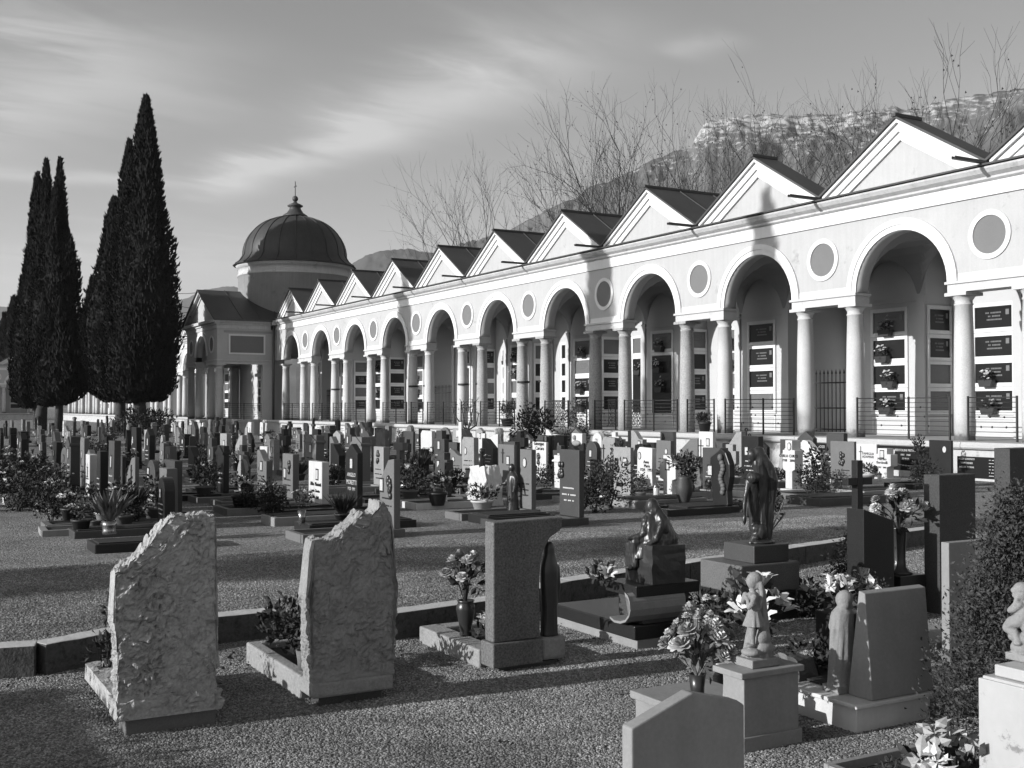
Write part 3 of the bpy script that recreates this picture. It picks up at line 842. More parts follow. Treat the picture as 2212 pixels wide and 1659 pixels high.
for i, (px, yl, yt, sp, st, lab) in enumerate([
    (1640, 13, 225, .5, 3, 'leafless tree behind the fourth gable from the right'),
    (1062, 12, 335, .5, 3, 'leafless tree behind the arcade, leftmost of the bare trees'),
    (1168, 15, 372, .6, 2, 'thin leafless tree right of the leftmost bare tree'),
    (1270, 13, 322, .5, 3, 'leafless tree in front of the small snow patch'),
    (1372, 11, 226, .6, 3, 'spreading leafless tree left of the snowy cliff'),
    (1475, 12, 212, .45, 3, 'upright leafless tree against the left end of the cliff'),
    (1580, 16, 262, .6, 2, 'thin leafless tree below the snowy cliff'),
    (1700, 10, 240, .5, 3, 'leafless tree right above the fourth gable from the right'),
    (1815, 10, 196, .5, 3, 'tall leafless tree left of the largest gable'),
    (2075, 9, 190, .8, 2, 'leafless tree with low side branches right of the largest gable'),
    (2195, 8, 60, .6, 3, 'big leafless tree at the right edge')]):
    bare_tree(lab, px, yl, yt, 100+i, sp, st)

# ---------------------------------------------------------------- overhead wires by the chapel
w0 = at(340, 623, 90); w1 = loc2w(XM-3, -2.5, 8.2)
for i, (ya, yb, xb) in enumerate(((628, 632, 432), (640, 668, 425), (672, 674, 412), (684, 684, 412))):
    p0, p1 = at(330, ya, 88), at(xb, yb, 74)
    b = MB(); b.tube([p0.lerp(p1, t)+Vector((0,0,-.15*math.sin(t*math.pi))) for t in (0,.25,.5,.75,1)], .02, 4)
    tag(b.build('overhead_wire', iron), ['thin wire reaching the ridge of the chapel porch, topmost of four', 'steep wire slanting down to the porch eaves', 'upper of two low level wires left of the porch', 'lowest of the wires left of the porch'][i], 'wire')
# ---------------------------------------------------------------- stones, plants, flowers: shared builders
marble = mat('white_marble', .55, .45, .10, 5, .05, 50, .05, 60, spec=.4, streak=.14)
marble_old = mat('weathered_marble', .24, .7, .14, 4, .08, 60, .1, 50, streak=.12, dark=.26, cut=(.58,.72))
limestone = mat('pale_limestone', 0.270, .85, .16, 5, .18, 45, .4, 55, dark=.20, cut=(.56,.70))
granite_g = mat('grey_granite', 0.110, .6, .1, 5, .5, 160, .1, 120)
granite_m = mat('mid_grey_stone', 0.135, .75, .12, 5, .2, 120, .1, 90)
granite_d = mat('dark_granite', .022, .32, .2, 5, .6, 180, spec=.25)
granite_r = mat('dull_dark_stone', 0.055, .5, .15, 5, .4, 150, .05, 100)
granite_s = mat('speckled_stone', 0.125, .8, .15, 6, .6, 90, .2, 110, streak=.22)
bronze = mat('dark_bronze', .045, .36, .25, 8, .1, 60, spec=.6, metal=.35)
sandstone = mat('carved_pale_stone', .23, .85, .14, 9, .12, 90, .2, 90, dark=.26, cut=(.60,.72))
letter_k = mat('dark_letters', .03, .5, 0); letter_w = mat('light_letters', .55, .4, 0)
photo_w = mat('portrait_oval', .50, .3, .5, 60, spec=.5); photo_f = mat('portrait_frame', .06, .3, 0, metal=.5)
pot_t = mat('terracotta_pot', .13, .8, .2, 8); pot_k = mat('dark_pot', .03, .5, .2, 8); pot_w = mat('pale_pot', .5, .6, .1, 8); brass = mat('metal_vase', .30, .22, .1, 8, metal=.9)
vase_b = mat('bronze_vase', .05, .3, .2, 8, spec=.6, metal=.4)
fl_white = mat('white_petal', .66, .7, .15, 60, spec=.2); fl_mid = mat('pink_petal', .36, .7, .25, 60, spec=.2); fl_dark = mat('red_petal', .09, .7, .3, 60, spec=.2)
soil = mat('bed_soil', .03, .95, .3, 20, .3, 60, .5, 60); lamp_glass = mat('grave_lamp_glass', .45, .15, .2, 30, spec=.6)

def leaf(b, c, d, l, w, rr, fold=.25):
    """one folded leaf, 4 triangles"""
    d = d.normalized(); a = d.cross(Vector((rr.uniform(-1,1), rr.uniform(-1,1), rr.uniform(-1,1))))
    if a.length < .05: a = d.cross(Vector((0,0,1)))+Vector((.01,0,0))
    a.normalize(); n = d.cross(a)
    m = c + d*l*.5 + n*w*fold
    b.add([c, c+d*l*.55+a*w*.5, c+d*l-n*w*.3, c+d*l*.55-a*w*.5, m], [(0,1,4),(1,2,4),(2,3,4),(3,0,4)])
def leaf_cloud(b, n, c, r, size, rr, up=.5, shell=.45, clumps=9, gap=.55):
    cs = []
    for _ in range(clumps):
        v = Vector((rr.gauss(0,1), rr.gauss(0,1), rr.gauss(0,1))).normalized()
        cs.append((Vector((v.x*r[0]*gap, v.y*r[1]*gap, v.z*r[2]*gap)), rr.uniform(.35,.6)))
    for i in range(n):
        cc, k = cs[i % clumps]
        v = Vector((rr.gauss(0,1), rr.gauss(0,1), rr.gauss(0,1))).normalized()
        q = rr.uniform(shell, 1.0)*k
        p = Vector(c) + cc + Vector((v.x*r[0]*q, v.y*r[1]*q, v.z*r[2]*q))
        d = (v + Vector((0,0,up)) + Vector((rr.uniform(-.5,.5), rr.uniform(-.5,.5), rr.uniform(-.4,.4))))
        l = size*rr.uniform(.6,1.3)
        leaf(b, p, d, l, l*rr.uniform(.35,.6), rr)
    return cs
def petal_ring(b, n, r0, r1, z0, z1, w, curl=.3, ph=0., M=None):
    for i in range(n):
        a = 2*math.pi*i/n+ph; c, s_ = math.cos(a), math.sin(a); t = Vector((-s_, c, 0)); o = Vector((c, s_, 0))
        p0 = o*r0+Vector((0,0,z0)); pm = o*(r0*.35+r1*.65)+Vector((0,0,z0*.35+z1*.65)); p1 = o*(r1*(1+curl*.2))+Vector((0,0,z1-curl*abs(z1-z0)*.3))
        b.add([p0-t*w*.35, p0+t*w*.35, pm+t*w*.6, pm-t*w*.6, p1+t*w*.25, p1-t*w*.25], [(0,1,2,3),(3,2,4,5)], True, M)
def rose_mesh(m, r=.032):
    b = MB()
    petal_ring(b, 4, .0, r*.35, 0, r*1.15, r*.6, .1); petal_ring(b, 5, r*.15, r*.65, -.1*r, r*1.05, r*.8, .5, .4)
    petal_ring(b, 6, r*.2, r*1.0, -.3*r, r*.75, r*.95, .8, .1); petal_ring(b, 6, r*.2, r*1.2, -.45*r, r*.25, r*.9, .9, .7)
    b.ball((0,0,-.25*r), (r*.35,r*.35,r*.5), 6, 4)
    return b.mesh('flower', m, recalc=False)
def mum_mesh(m, r=.03):
    b = MB()
    for k, (q, z, n) in enumerate(((.35,.8,6),(.7,.6,9),(.95,.25,11),(1.0,-.1,11))): petal_ring(b, n, r*q*.3, r*q, r*z*.3, r*z, r*.32, .3, k*.4)
    return b.mesh('flower', m, recalc=False)
def lily_mesh(m, r=.06):
    b = MB(); petal_ring(b, 3, r*.08, r*.95, -.6*r, r*.55, r*.42, .9); petal_ring(b, 3, r*.08, r*.85, -.6*r, r*.6, r*.36, .9, 1.05)
    return b.mesh('flower', m, recalc=False)
def bract_mesh(m, r=.07):
    b = MB(); rr = random.Random(5)
    for i in range(9):
        a = i*2.4; leaf(b, Vector((0,0,.004*i)), Vector((math.cos(a), math.sin(a), rr.uniform(-.1,.5))), r*rr.uniform(.8,1.2), r*.55, rr)
    return b.mesh('flower', m, recalc=False)
ROSE = {k: rose_mesh(m) for k, m in (('w',fl_white),('m',fl_mid),('d',fl_dark))}
MUM = {k: mum_mesh(m) for k, m in (('w',fl_white),('m',fl_mid))}
LILY = {'w': lily_mesh(fl_white)}
BRACT = {'w': bract_mesh(fl_white), 'm': bract_mesh(fl_mid), 'd': bract_mesh(fl_dark)}
def vase_mesh(kind, h, r, m):
    b = MB()
    if kind == 'urn': pr = [(r*.62,0),(r*.66,h*.04),(r*.60,h*.12),(r*.78,h*.4),(r*1.0,h*.72),(r*.98,h*.84),(r*.82,h*.92),(r*.86,h*.95),(r*.95,h),(r*.8,h),(r*.7,h*.9)]
    elif kind == 'tall': pr = [(r*1.7,0),(r*1.75,h*.03),(r*1.35,h*.06),(r*1.25,h*.10),(r*.95,h*.14),(r*.85,h*.3),(r*.88,h*.55),(r*1.0,h*.97),(r*1.06,h),(r*.85,h),(r*.7,h*.9)]
    elif kind == 'pot': pr = [(r*.68,0),(r*.92,h*.82),(r*1.04,h*.83),(r*1.05,h),(r*.9,h),(r*.85,h*.85)]
    elif kind == 'oval': pr = [(r*.5,0),(r*.55,h*.05),(r*.85,h*.35),(r*.95,h*.6),(r*.75,h*.9),(r*.8,h),(r*.6,h),(r*.5,h*.9)]
    else: pr = [(r*.75,0),(r*.82,h*.5),(r,h),(r*.88,h),(r*.8,h*.8)]
    b.lathe(pr, 20); return b.mesh('vase', m)
def bouquet(label, cat, pos, vk, vh, vr, vm, heads, spread, hgt, seed, nleaf=70, leafsize=.05, leafm=None, name='flower_vase', group=None, heads_as_parts=True, parent_rot=0., stemh=None):
    """vase of cut flowers: heads = list of (mesh, count, scale)"""
    rr = random.Random(seed); t = thing(name, label, cat, pos, parent_rot, group)
    obj('vase', vase_mesh(vk, vh, vr, vm), t)
    st = MB(); lf = MB()
    for me, n, sc in heads:
        for i in range(n):
            a = rr.uniform(0, 2*math.pi); el = rr.uniform(.05, 1.0)
            o = Vector((math.cos(a)*spread*el, math.sin(a)*spread*el, vh+hgt*(1-.55*el*el)*rr.uniform(.8,1.08)))
            mid_ = Vector((o.x*.35, o.y*.35, vh+(o.z-vh)*.55))
            st.tube([(0,0,vh*.85), mid_, o], .004, 4, cap=False)
            d = (o-Vector((0,0,vh*.7))).normalized()
            q = d.to_track_quat('Z', 'Y')
            if heads_as_parts:
                f = obj('flower', me, t, o); f.rotation_mode = 'QUATERNION'; f.rotation_quaternion = q; s_ = sc*rr.uniform(.85,1.15); f.scale = (s_, s_, s_)
            if rr.random() < .8:
                leaf(lf, mid_, (o-mid_)+Vector((rr.uniform(-.1,.1), rr.uniform(-.1,.1), 0)), leafsize*1.4, leafsize*.6, rr)
    leaf_cloud(lf, nleaf, (0,0,vh+hgt*.42), (spread*.95, spread*.95, hgt*.55), leafsize, rr, .5)
    lf.add(st.v, st.f, True)
    lf.build('foliage', leafm or leaf_md, t, recalc=False)
    return t
def shrub(name, label, cat, pos, r, h, seed, n=900, size=.05, m=None, group=None, stems=6, base=.0, clumps=14):
    rr = random.Random(seed); t = thing(name, label, cat, pos, rr.uniform(0,6), group)
    lf = MB(); cs = leaf_cloud(lf, n, (0,0,base+(h-base)*.55), (r, r, (h-base)*.55), size, rr, .4, .3, clumps, .6)
    lf.build('foliage', m or leaf_md, t, recalc=False)
    b = MB()
    for i in range(stems):
        c = cs[i % len(cs)][0]; b.tube([(rr.uniform(-.1,.1)*r, rr.uniform(-.1,.1)*r, 0), (c.x*.5, c.y*.5, base+(h-base)*.4), (c.x, c.y, base+(h-base)*.55+c.z)], [.012*h+.004, .009*h, .004*h], 4, cap=False)
    b.build('stem', bark, t, recalc=False)
    return t

# small planted pots, prototypes copied over the graves
def pot_proto(kind, seed):
    rr = random.Random(seed)
    t = bpy.data.objects.new('grave_plant', None)
    lf = MB(); fl = MB()
    if kind == 'shrub':
        pm, ph, pr_ = (pot_t, .14, .11); leaf_cloud(lf, 240, (0,0,.34), (.20,.20,.22), .06, rr, .4)
    elif kind == 'mums':
        pm, ph, pr_ = (pot_k, .16, .12); leaf_cloud(lf, 170, (0,0,.30), (.20,.20,.16), .05, rr, .5); fl = MB()
    elif kind == 'roses':
        pm, ph, pr_ = (brass, .20, .055); leaf_cloud(lf, 110, (0,0,.36), (.14,.14,.16), .05, rr, .7)
    elif kind == 'grass':
        pm, ph, pr_ = (pot_k, .13, .11)
        for i in range(160):
            a = rr.uniform(0,6.28); leaf(lf, Vector((.04*math.cos(a),.04*math.sin(a),.12)), Vector((math.cos(a)*rr.uniform(.1,.9), math.sin(a)*rr.uniform(.1,.9), 1)), rr.uniform(.2,.36), .018, rr)
    elif kind == 'low':
        pm, ph, pr_ = (pot_w, .12, .13); leaf_cloud(lf, 200, (0,0,.20), (.22,.22,.10), .05, rr, .8)
    else:
        pm, ph, pr_ = (pot_t, .12, .10); leaf_cloud(lf, 260, (0,0,.45), (.15,.15,.34), .055, rr, .9)
    nf = {'mums': 26, 'roses': 9, 'low': 16, 'shrub': 5}.get(kind, 0)
    for i in range(nf):
        a = rr.uniform(0,6.28); q = rr.random()**.5*(.19 if kind != 'roses' else .13); z = (.40 if kind == 'mums' else .48 if kind == 'roses' else .28 if kind == 'low' else .5) - q*.5
        M = Matrix.Translation((q*math.cos(a), q*math.sin(a), z)) @ Matrix.Rotation(rr.uniform(.1,.9), 4, (-math.sin(a), math.cos(a), 0))
        petal_ring(fl, 5, .004, .026, 0, .018, .022, .3, 0, M); petal_ring(fl, 4, .002, .014, .004, .026, .016, .2, .5, M)
    return dict(pot=vase_mesh('pot' if kind != 'roses' else 'plain', ph, pr_, pm), fol=lf.mesh('foliage', leaf_dk2 if kind in ('shrub','tall') else leaf_md, recalc=False),
                fl=fl.mesh('blossoms', fl_white if seed % 3 else fl_mid, recalc=False) if nf else None, kind=kind)
leaf_dk2 = mat('dark_shrub_leaf', .032, .75, .5, 4, .2, 40, spec=.3)
PROTO = [pot_proto(k, s_) for k, s_ in (('shrub',31),('mums',32),('roses',34),('grass',35),('low',37),('tall',38),('mums',33),('shrub',41),('roses',43),('low',44))]
def put_plant(pr, pos, sc, rz, label, group=None):
    t = thing('grave_plant', label, 'plant', pos, rz, group); t.scale = (sc, sc, sc)
    obj('pot', pr['pot'], t); obj('foliage', pr['fol'], t)
    if pr['fl']: obj('blossoms', pr['fl'], t)
    return t

# ---------------------------------------------------------------- headstone outlines (x across, z up)
def outline(style, w, h):
    a = w/2
    if style == 'round': return [(-a,0),(a,0),(a,h-a*.9)] + [(a*math.cos(t), h-a*.9+a*.9*math.sin(t)) for t in [math.pi*i/14 for i in range(1,14)]] + [(-a,h-a*.9)]
    if style == 'peak': return [(-a,0),(a,0),(a,h-.14),(0,h),(-a,h-.14)]
    if style == 'slantl': return [(-a,0),(a,0),(a,h),(a*.2,h-.02),(-a,h-.30)]
    if style == 'slantr': return [(-a,0),(a,0),(a,h-.26),(-a*.3,h-.02),(-a,h)]
    if style == 'wave': return [(-a,0),(a,0)]+[(a-2*a*i/12, h-.16*(1-math.cos(math.pi*(1-i/12)))*.5-.03*math.sin(i/12*6)) for i in range(13)]
    if style == 'wavel': return [(-a,0),(a,0)]+[(a-2*a*i/12, h-.16*(1-math.cos(math.pi*(i/12)))*.5) for i in range(13)]
    if style == 'lens': return [(-a*.55,0),(a*.55,0)]+[(a*math.cos(t), h*.5+h*.5*math.sin(t)) for t in [-.9+i*(math.pi/2+.9)/10 for i in range(11)]]+[(-a*math.cos(t), h*.5+h*.5*math.sin(t)) for t in [math.pi/2-i*(math.pi/2+.9)/10 for i in range(1,11)]]
    if style == 'latin': q = a*.36; return [(-q,0),(q,0),(q,h*.60),(a,h*.60),(a,h*.60+q*2),(q,h*.60+q*2),(q,h),(-q,h),(-q,h*.60+q*2),(-a,h*.60+q*2),(-a,h*.60),(-q,h*.60)]
    if style == 'thincross': q = a*.14; return [(-q,0),(q,0),(q,h*.66),(a*.6,h*.66),(a*.6,h*.66+q*2),(q,h*.66+q*2),(q,h),(-q,h),(-q,h*.66+q*2),(-a*.6,h*.66+q*2),(-a*.6,h*.66),(-q,h*.66)]
    if style == 'block': q = a*.55; return [(-q,0),(q,0),(q,h*.36),(a,h*.40),(a,h*.80),(q,h*.80),(q,h),(-q,h),(-q,h*.80),(-a,h*.80),(-a,h*.40),(-q,h*.36)]
    if style == 'quarter': return [(-a,0),(a,0)]+[(-a+2*a*math.cos(t), h*.25+h*.75*math.sin(t)) for t in [math.pi/2*i/10 for i in range(11)]]
    if style == 'flame': return [(-a*.7,0),(a*.8,0),(a*.75,h*.25),(a,h*.5),(a*.98,h*.72),(a*.6,h*.92),(.1*a,h),(-a*.1,h*.95),(-a*.95,h*.82),(-a,h*.6),(-a*.8,h*.3)]
    if style == 'bow': return [(-a,0),(a,0),(a*.96,h*.35),(a,h*.98),(.2*a,h*.99),(-a*.7,h),(-a*.98,h*.9),(-a,h*.4)]
    return [(-a,0),(a,0),(a,h),(-a,h)]
def line_marks(b, w, zs, y, rr, hh=.022):
    for z, f in zs:
        x = -w*f/2; e = w*f/2
        while x < e:
            l = rr.uniform(.012,.026); b.box(x, min(e, x+l), y-.006, y+.002, z-hh/2*rr.uniform(.7,1), z+hh/2*rr.uniform(.7,1)); x += l+.008
            if rr.random() < .13: x += .03
def rough_block(w, h, t, seed, nz=16, nx=8, amp=.05, top=None):
    """quarried block, uneven all round"""
    vs_ = {}; b = MB(); bm = bmesh.new()
    bmesh.ops.create_cube(bm, size=1.0)
    bmesh.ops.subdivide_edges(bm, edges=bm.edges, cuts=nx, use_grid_fill=True)
    for v in bm.verts:
        x, y, z = v.co; z += .5
        k = 1-.35*z**2 if top is None else 1
        p = Vector((x*w*k, (y+.5)*t, z*h))
        if top: p.z *= top(p.x/w)
        q = p*5+Vector((seed*3.1, 0, 0))
        n_ = Vector((noise.noise(q), noise.noise(q+Vector((9,4,1))), noise.noise(q+Vector((2,7,3)))))
        q2 = p*16
        n_ += .5*Vector((noise.noise(q2), noise.noise(q2+Vector((9,4,1))), noise.noise(q2+Vector((2,7,3)))))
        v.co = p + n_*amp*min(1, p.z*8+.2)
    me = bpy.data.meshes.new('headstone'); bm.to_mesh(me); bm.free()
    return me
TMP = bpy.data.scenes.new('workshop')
def bake(o):
    """evaluate modifiers or text of one object in an otherwise empty scene"""
    TMP.collection.objects.link(o); vl = TMP.view_layers[0]; vl.update()
    me = bpy.data.meshes.new_from_object(o.evaluated_get(vl.depsgraph))
    TMP.collection.objects.unlink(o); return me
def text_mesh(s, size, m, depth=.004):
    cu = bpy.data.curves.new('lettering', 'FONT'); cu.body = s; cu.size = size; cu.extrude = depth; cu.align_x = 'CENTER'; cu.resolution_u = 2; cu.space_line = .9
    o = bpy.data.objects.new('tmp_text', cu)
    me = bake(o); bpy.data.objects.remove(o); bpy.data.curves.remove(cu)
    me.materials.clear(); me.materials.append(m); me.name = 'lettering'
    return me
def put_text(root, s, size, x, z, y, m):
    o = obj('lettering', text_mesh(s, size, m), root, (x, y, z)); o.rotation_euler = (math.pi/2, 0, 0); return o
def grave(label, pos, style, w, h, t, m, seed=0, portrait=None, text=None, marks=True, cross=None, base=.10, bed=1.2, bedm=None, group=None, rotz=AX, bevel=.008, lm=None, name='grave', filled=True, relief=None):
    """headstone whose inscribed face looks along local -Y, with base, kerbed bed, portrait and lettering"""
    rr = random.Random(seed); root = thing(name, label, 'headstone', pos, rotz, group)
    hb = base
    if style == 'rough':
        me = rough_block(w, h-hb, t, seed); me.materials.append(m); obj('headstone', me, root, (0,0,hb-.01))
    else:
        b = MB(); b.prism(outline(style, w, h-hb), 0, t, 'y')
        if style == 'capped': b.prism([(-w/2-.03,h-hb-.16),(w/2+.03,h-hb-.16),(w/2+.03,h-hb-.12),(0,h-hb),(-w/2-.03,h-hb-.12)], -.03, t+.03, 'y')
        b.build('headstone', m, root, (0,0,hb), bevel=bevel)
    if hb > 0:
        b = MB(); b.box(-w/2-.04, w/2+.04, -.05, t+.05, -.02, hb-.002); b.build('base', bedm or m, root, bevel=.006)
    if bed:
        b = MB(); e = w/2+.10; y1, y0 = -.06, -bed
        b.box(-e, -e+.07, y0, y1, -.02, .10); b.box(e-.07, e, y0, y1, -.02, .10); b.box(-e+.07, e-.07, y0, y0+.07, -.02, .10)
        k = b.build('kerb', bedm or m, root, bevel=.006)
        b = MB(); b.box(-e+.07, e-.07, y0+.07, y1, -.02, .07)
        b.build('bed', soil if filled else (bedm or m), root)
    lk = lm or (letter_k if m in (marble, marble_old, limestone, granite_m) else letter_w)
    if portrait:
        px_, pz_ = portrait[1], portrait[2]; b = MB(); c = MB()
        if portrait[0] == 'oval':
            b.prism([(px_+.055*math.cos(i/18*2*math.pi), pz_+.075*math.sin(i/18*2*math.pi)) for i in range(18)], -.008, .002, 'y')
            c.prism([(px_+.043*math.cos(i/18*2*math.pi), pz_+.062*math.sin(i/18*2*math.pi)) for i in range(18)], -.011, -.006, 'y')
        else:
            b.box(px_-.06, px_+.06, -.008, .002, pz_-.09, pz_+.09); c.box(px_-.045, px_+.045, -.011, -.006, pz_-.07, pz_+.07)
        f = b.build('portrait', photo_f, root); c.build('photograph', photo_w, f)
    if cross:
        b = MB(); cx_, cz_, ch_ = cross; b.box(cx_-.012, cx_+.012, -.014, .002, cz_, cz_+ch_); b.box(cx_-ch_*.18, cx_-.0125, -.012, .002, cz_+ch_*.68, cz_+ch_*.68+.022); b.box(cx_+.0125, cx_+ch_*.18, -.012, .002, cz_+ch_*.68, cz_+ch_*.68+.022)
        b.build('small_cross', bronze if m in (marble, marble_old, limestone, granite_m) else brass, root)
    if relief:
        b = MB()
        for k in range(9): b.ball((relief[0]+rr.uniform(-.05,.05), -.01, relief[1]+rr.uniform(-.12,.12)), (.035,.025,.045), 7, 5)
        b.build('bronze_relief', bronze, root)
    if text:
        for s_, size, x, z in text: put_text(root, s_, size, x, z, -.006, lk)
    elif marks:
        b = MB(); z0 = h*.48; line_marks(b, w, [(z0, .6), (z0-.09, .7), (z0-.17, .5)], 0, rr)
        struct(b.build('lettering', lk, root), 'stuff')
    return root
# ---------------------------------------------------------------- middle field: stones measured in the photograph
def A_(v): return v[0]*.2083, v[1]*.2083
OFF = {'a': (0., .2083), 'b': (388.8, .2), 'c': (777.6, .2343), 'd': (1209.6, .2343), 'e': (1693.4, .2343)}
def solve(C, D, px):
    k = (px-CXP)/FPX
    d = C - Vector((0,0,EYE)); fy = d.y*_cp + d.z*_sp; Dy = D.y*_cp
    return (k*fy - d.x)/(D.x - k*Dy)
TAKEN = []
def mid(sec, xl, xc, xr, yt, yb, style, m, label, **kw):
    o, s_ = OFF[sec]
    pl, pc, pr = o+xl*s_, o+xc*s_, o+xr*s_; y0, y1 = 881.3+yt*s_, 881.3+yb*s_
    C = G(pc, y1)
    w = max(.12, -solve(C, EX, pl)); t = min(.34, max(.06, solve(C, EY, pr)))
    f = C.y; h = EYE + (880-y0)/FPX*f
    pos = C - EX*(w/2)
    lx, ly = w2loc(pos); TAKEN.append((lx, ly, w))
    kw.setdefault('seed', int(xl+yt))
    return grave(label, pos, style, w, h, t, m, **kw), w, h, t, pos
M1 = mid
M1('a', 885,925,1010,485,975, 'flat', marble, 'slim white headstone with dark lettering, leftmost of the upright row by the path', portrait=('rect',0,.5), bed=1.3)
M1('a', 1000,1035,1120,450,1000, 'flat', granite_d, 'black headstone right behind the slim white one')
M1('a', 1150,1262,1290,500,1020, 'flat', granite_r, 'dull grey headstone with a dark relief, third along the left row', relief=(0,.62), portrait=None)
M1('a', 1310,1395,1440,510,1090, 'slantl', granite_m, 'grey headstone with a top slanting up to the right and a dark cross', cross=(.08,.42,.30))
M1('a', 1515,1605,1662,545,1130, 'round', granite_r, 'round topped dull headstone with a pale photograph', portrait=('rect',-.14,.62))
M1('a', 1695,1805,1890,550,1150, 'flat', granite_r, 'thick flat topped dark headstone nearest the path on the left', portrait=('rect',0,.62))
g_, w_, h_, t_, p_ = M1('b', 400,470,530,410,985, 'capped', granite_d, 'dark pillar headstone with a pointed cap')
M1('b', 615,705,745,560,970, 'lens', limestone, 'boat shaped pale headstone narrowing to a rounded tip', marks=True)
M1('b', 830,930,1000,470,1000, 'wave', granite_m, 'grey headstone with a curved top and small photograph', portrait=('rect',0,.58))
M1('b', 1105,1215,1285,500,1045, 'flat', granite_m, 'flat grey headstone with a bronze leaf relief left of the white one', portrait=('rect',-.12,.5), relief=(.12,.58))
g_, w_, h_, t_, p_ = M1('b', 1388,1530,1610,585,1110, 'flat', marble, 'bright white headstone with a framed picture in the middle of the field', portrait=('rect',.10,.55), text=[('Aldo  Mariotti',.085,.04,.37),('nato  Trento',.07,.04,.27),('1911   1977',.06,.04,.17)], bed=1.5, bedm=marble_old)
M1('b', 1785,1912,1975,390,1135, 'peak', granite_d, 'tall black headstone with a white framed photograph right of the white one', portrait=('rect',.02,.74), text=[('ANGELO',.085,.03,.54),('MORETTI',.10,.03,.42),('1920  1991',.07,.03,.33)], lm=letter_w)
M1('c', 125,215,270,360,765, 'flat', marble_old, 'pale headstone with a carved head relief on its upper block', relief=(0,.62), cross=None)
M1('c', 180,310,372,470,1190, 'slantl', granite_m, 'tall grey headstone with a slanting top behind the rough jagged stone', portrait=('rect',-.15,.62), relief=(.1,.6))
M1('c', 690,800,860,415,790, 'block', granite_r, 'cross shaped dull headstone with a small photograph', portrait=('rect',-.1,.52), marks=False)
M1('c', 1475,1580,1625,385,1000, 'flat', granite_m, 'tall grey headstone with an oval photograph beside the bronze robed figure', portrait=('oval',-.02,.78), marks=True)
M1('c', 1840,2020,2068,390,1080, 'flat', granite_r, 'large dark reddish headstone with a wide face at the path edge', relief=(-.2,.70))
M1('c', 1275,1420,1440,340,770, 'flat', granite_m, 'grey headstone with a thin cross above the bronze robed figure', cross=(-.12,.52,.28), portrait=('rect',.08,.58), marks=False)
M1('c', 1155,1270,1290,240,520, 'wavel', marble, 'white headstone with an irregular wavy top and small cross', cross=(-.05,.5,.2), marks=True)
M1('c', 1080,1150,1165,235,480, 'flat', marble, 'narrow white headstone with photograph left of the wavy one', portrait=('rect',-.05,.72), marks=False)
M1('c', 725,830,850,180,480, 'round', granite_g, 'round topped grey headstone in front of the walkway wall', portrait=('rect',0,.75))
M1('c', 540,632,642,195,470, 'flat', granite_d, 'dark headstone beside the round topped grey one', portrait=('rect',0,.7))
M1('c', 380,490,510,215,480, 'bow', granite_r, 'dark bowed headstone with a slim plant in front')
M1('c', 885,955,975,130,500, 'latin', marble, 'tall white stone cross rising against the walkway wall', marks=False, bed=0)
M1('c', 945,1020,1030,230,510, 'latin', marble_old, 'second paler cross beside the tall white stone cross', marks=False, bed=0)
M1('c', 1410,1500,1515,265,560, 'round', granite_d, 'black round topped headstone left of the lettered white one', portrait=('rect',.05,.6), marks=False)
M1('c', 1590,1715,1735,315,700, 'flat', marble, 'white two part headstone with a bronze madonna relief and lettering', text=[('Giuseppe\n  Carrara',.11,0,.80)], relief=(0,.48))
M1('c', 1690,1755,1775,265,560, 'flat', granite_d, 'black headstone with a small picture behind the two part white one', portrait=('rect',-.05,.78))
M1('c', 1712,1795,1806,205,500, 'wave', marble, 'tall white headstone with a hollow curved shoulder', marks=False)
M1('c', 1925,2060,2080,325,620, 'flat', granite_d, 'black headstone carrying a white relief block with a bust', marks=True)
M1('d', 385,505,560,270,705, 'bow', marble_old, 'broad pale headstone with a tall dark cross behind the rose bush', cross=(-.16,.52,.3), text=[('MARIA\n1913 1996',.07,.1,.45)])
M1('d', 625,735,748,210,560, 'quarter', granite_g, 'quarter round grey headstone with ivy beside its edge', portrait=('oval',-.05,.6), marks=False)
M1('d', 495,650,682,365,860, 'flat', limestone, 'chiselled white headstone with a bronze rose and an oval photograph', relief=(-.14,.62), portrait=('rect',.1,.65), text=[('Manuela',.10,.0,.25)])
M1('d', 712,850,890,365,765, 'bow', marble, 'white headstone with curved sides and an oval photograph', portrait=('oval',-.16,.66), text=[('Anna\n  Maria\n1924   1997',.085,.06,.52)])
M1('d', 925,1045,1075,220,560, 'flat', marble_old, 'upright pale headstone with a bronze wreath by the walkway wall', relief=(-.14,.78), portrait=('oval',.08,.66), text=[('Ugo\n Graziotti\n1921  1989',.075,.02,.5)])
M1('d', 920,1065,1110,440,855, 'block', marble, 'bright white cross shaped headstone behind the dark potted flower', portrait=('rect',.0,.60), marks=False)
M1('d', 1105,1270,1300,280,640, 'slantl', granite_m, 'grey slanted headstone with dark lettering next to the walkway wall', text=[('Franco\n Zandonati',.10,0,.5)])
g_, w_, h_, t_, p_ = M1('d', 1280,1410,1437,220,660, 'flat', marble, 'tall white headstone with a slender black cross and picture', cross=(-.16,.40,.48), portrait=('rect',.08,.82), text=[('GIOVANNI\nBERTOLDI\n1907  1981',.07,.07,.64)])
g8, w8, h8, t8, p8 = M1('d', 1380,1565,1618,370,965, 'flame', granite_d, 'black flame shaped headstone with a pale carved figure on it', portrait=('rect',-.22,.62), marks=False, bevel=.015)
b = MB(); rr_ = random.Random(2)
for i in range(10): b.ball((.08+.03*math.sin(i), -.02, .75-i*.05), (.05,.04,.045), 7, 5)
b.ball((.06,-.03,.83), (.05,.045,.06), 8, 6)
b.build('carved_figure', granite_g, g8)
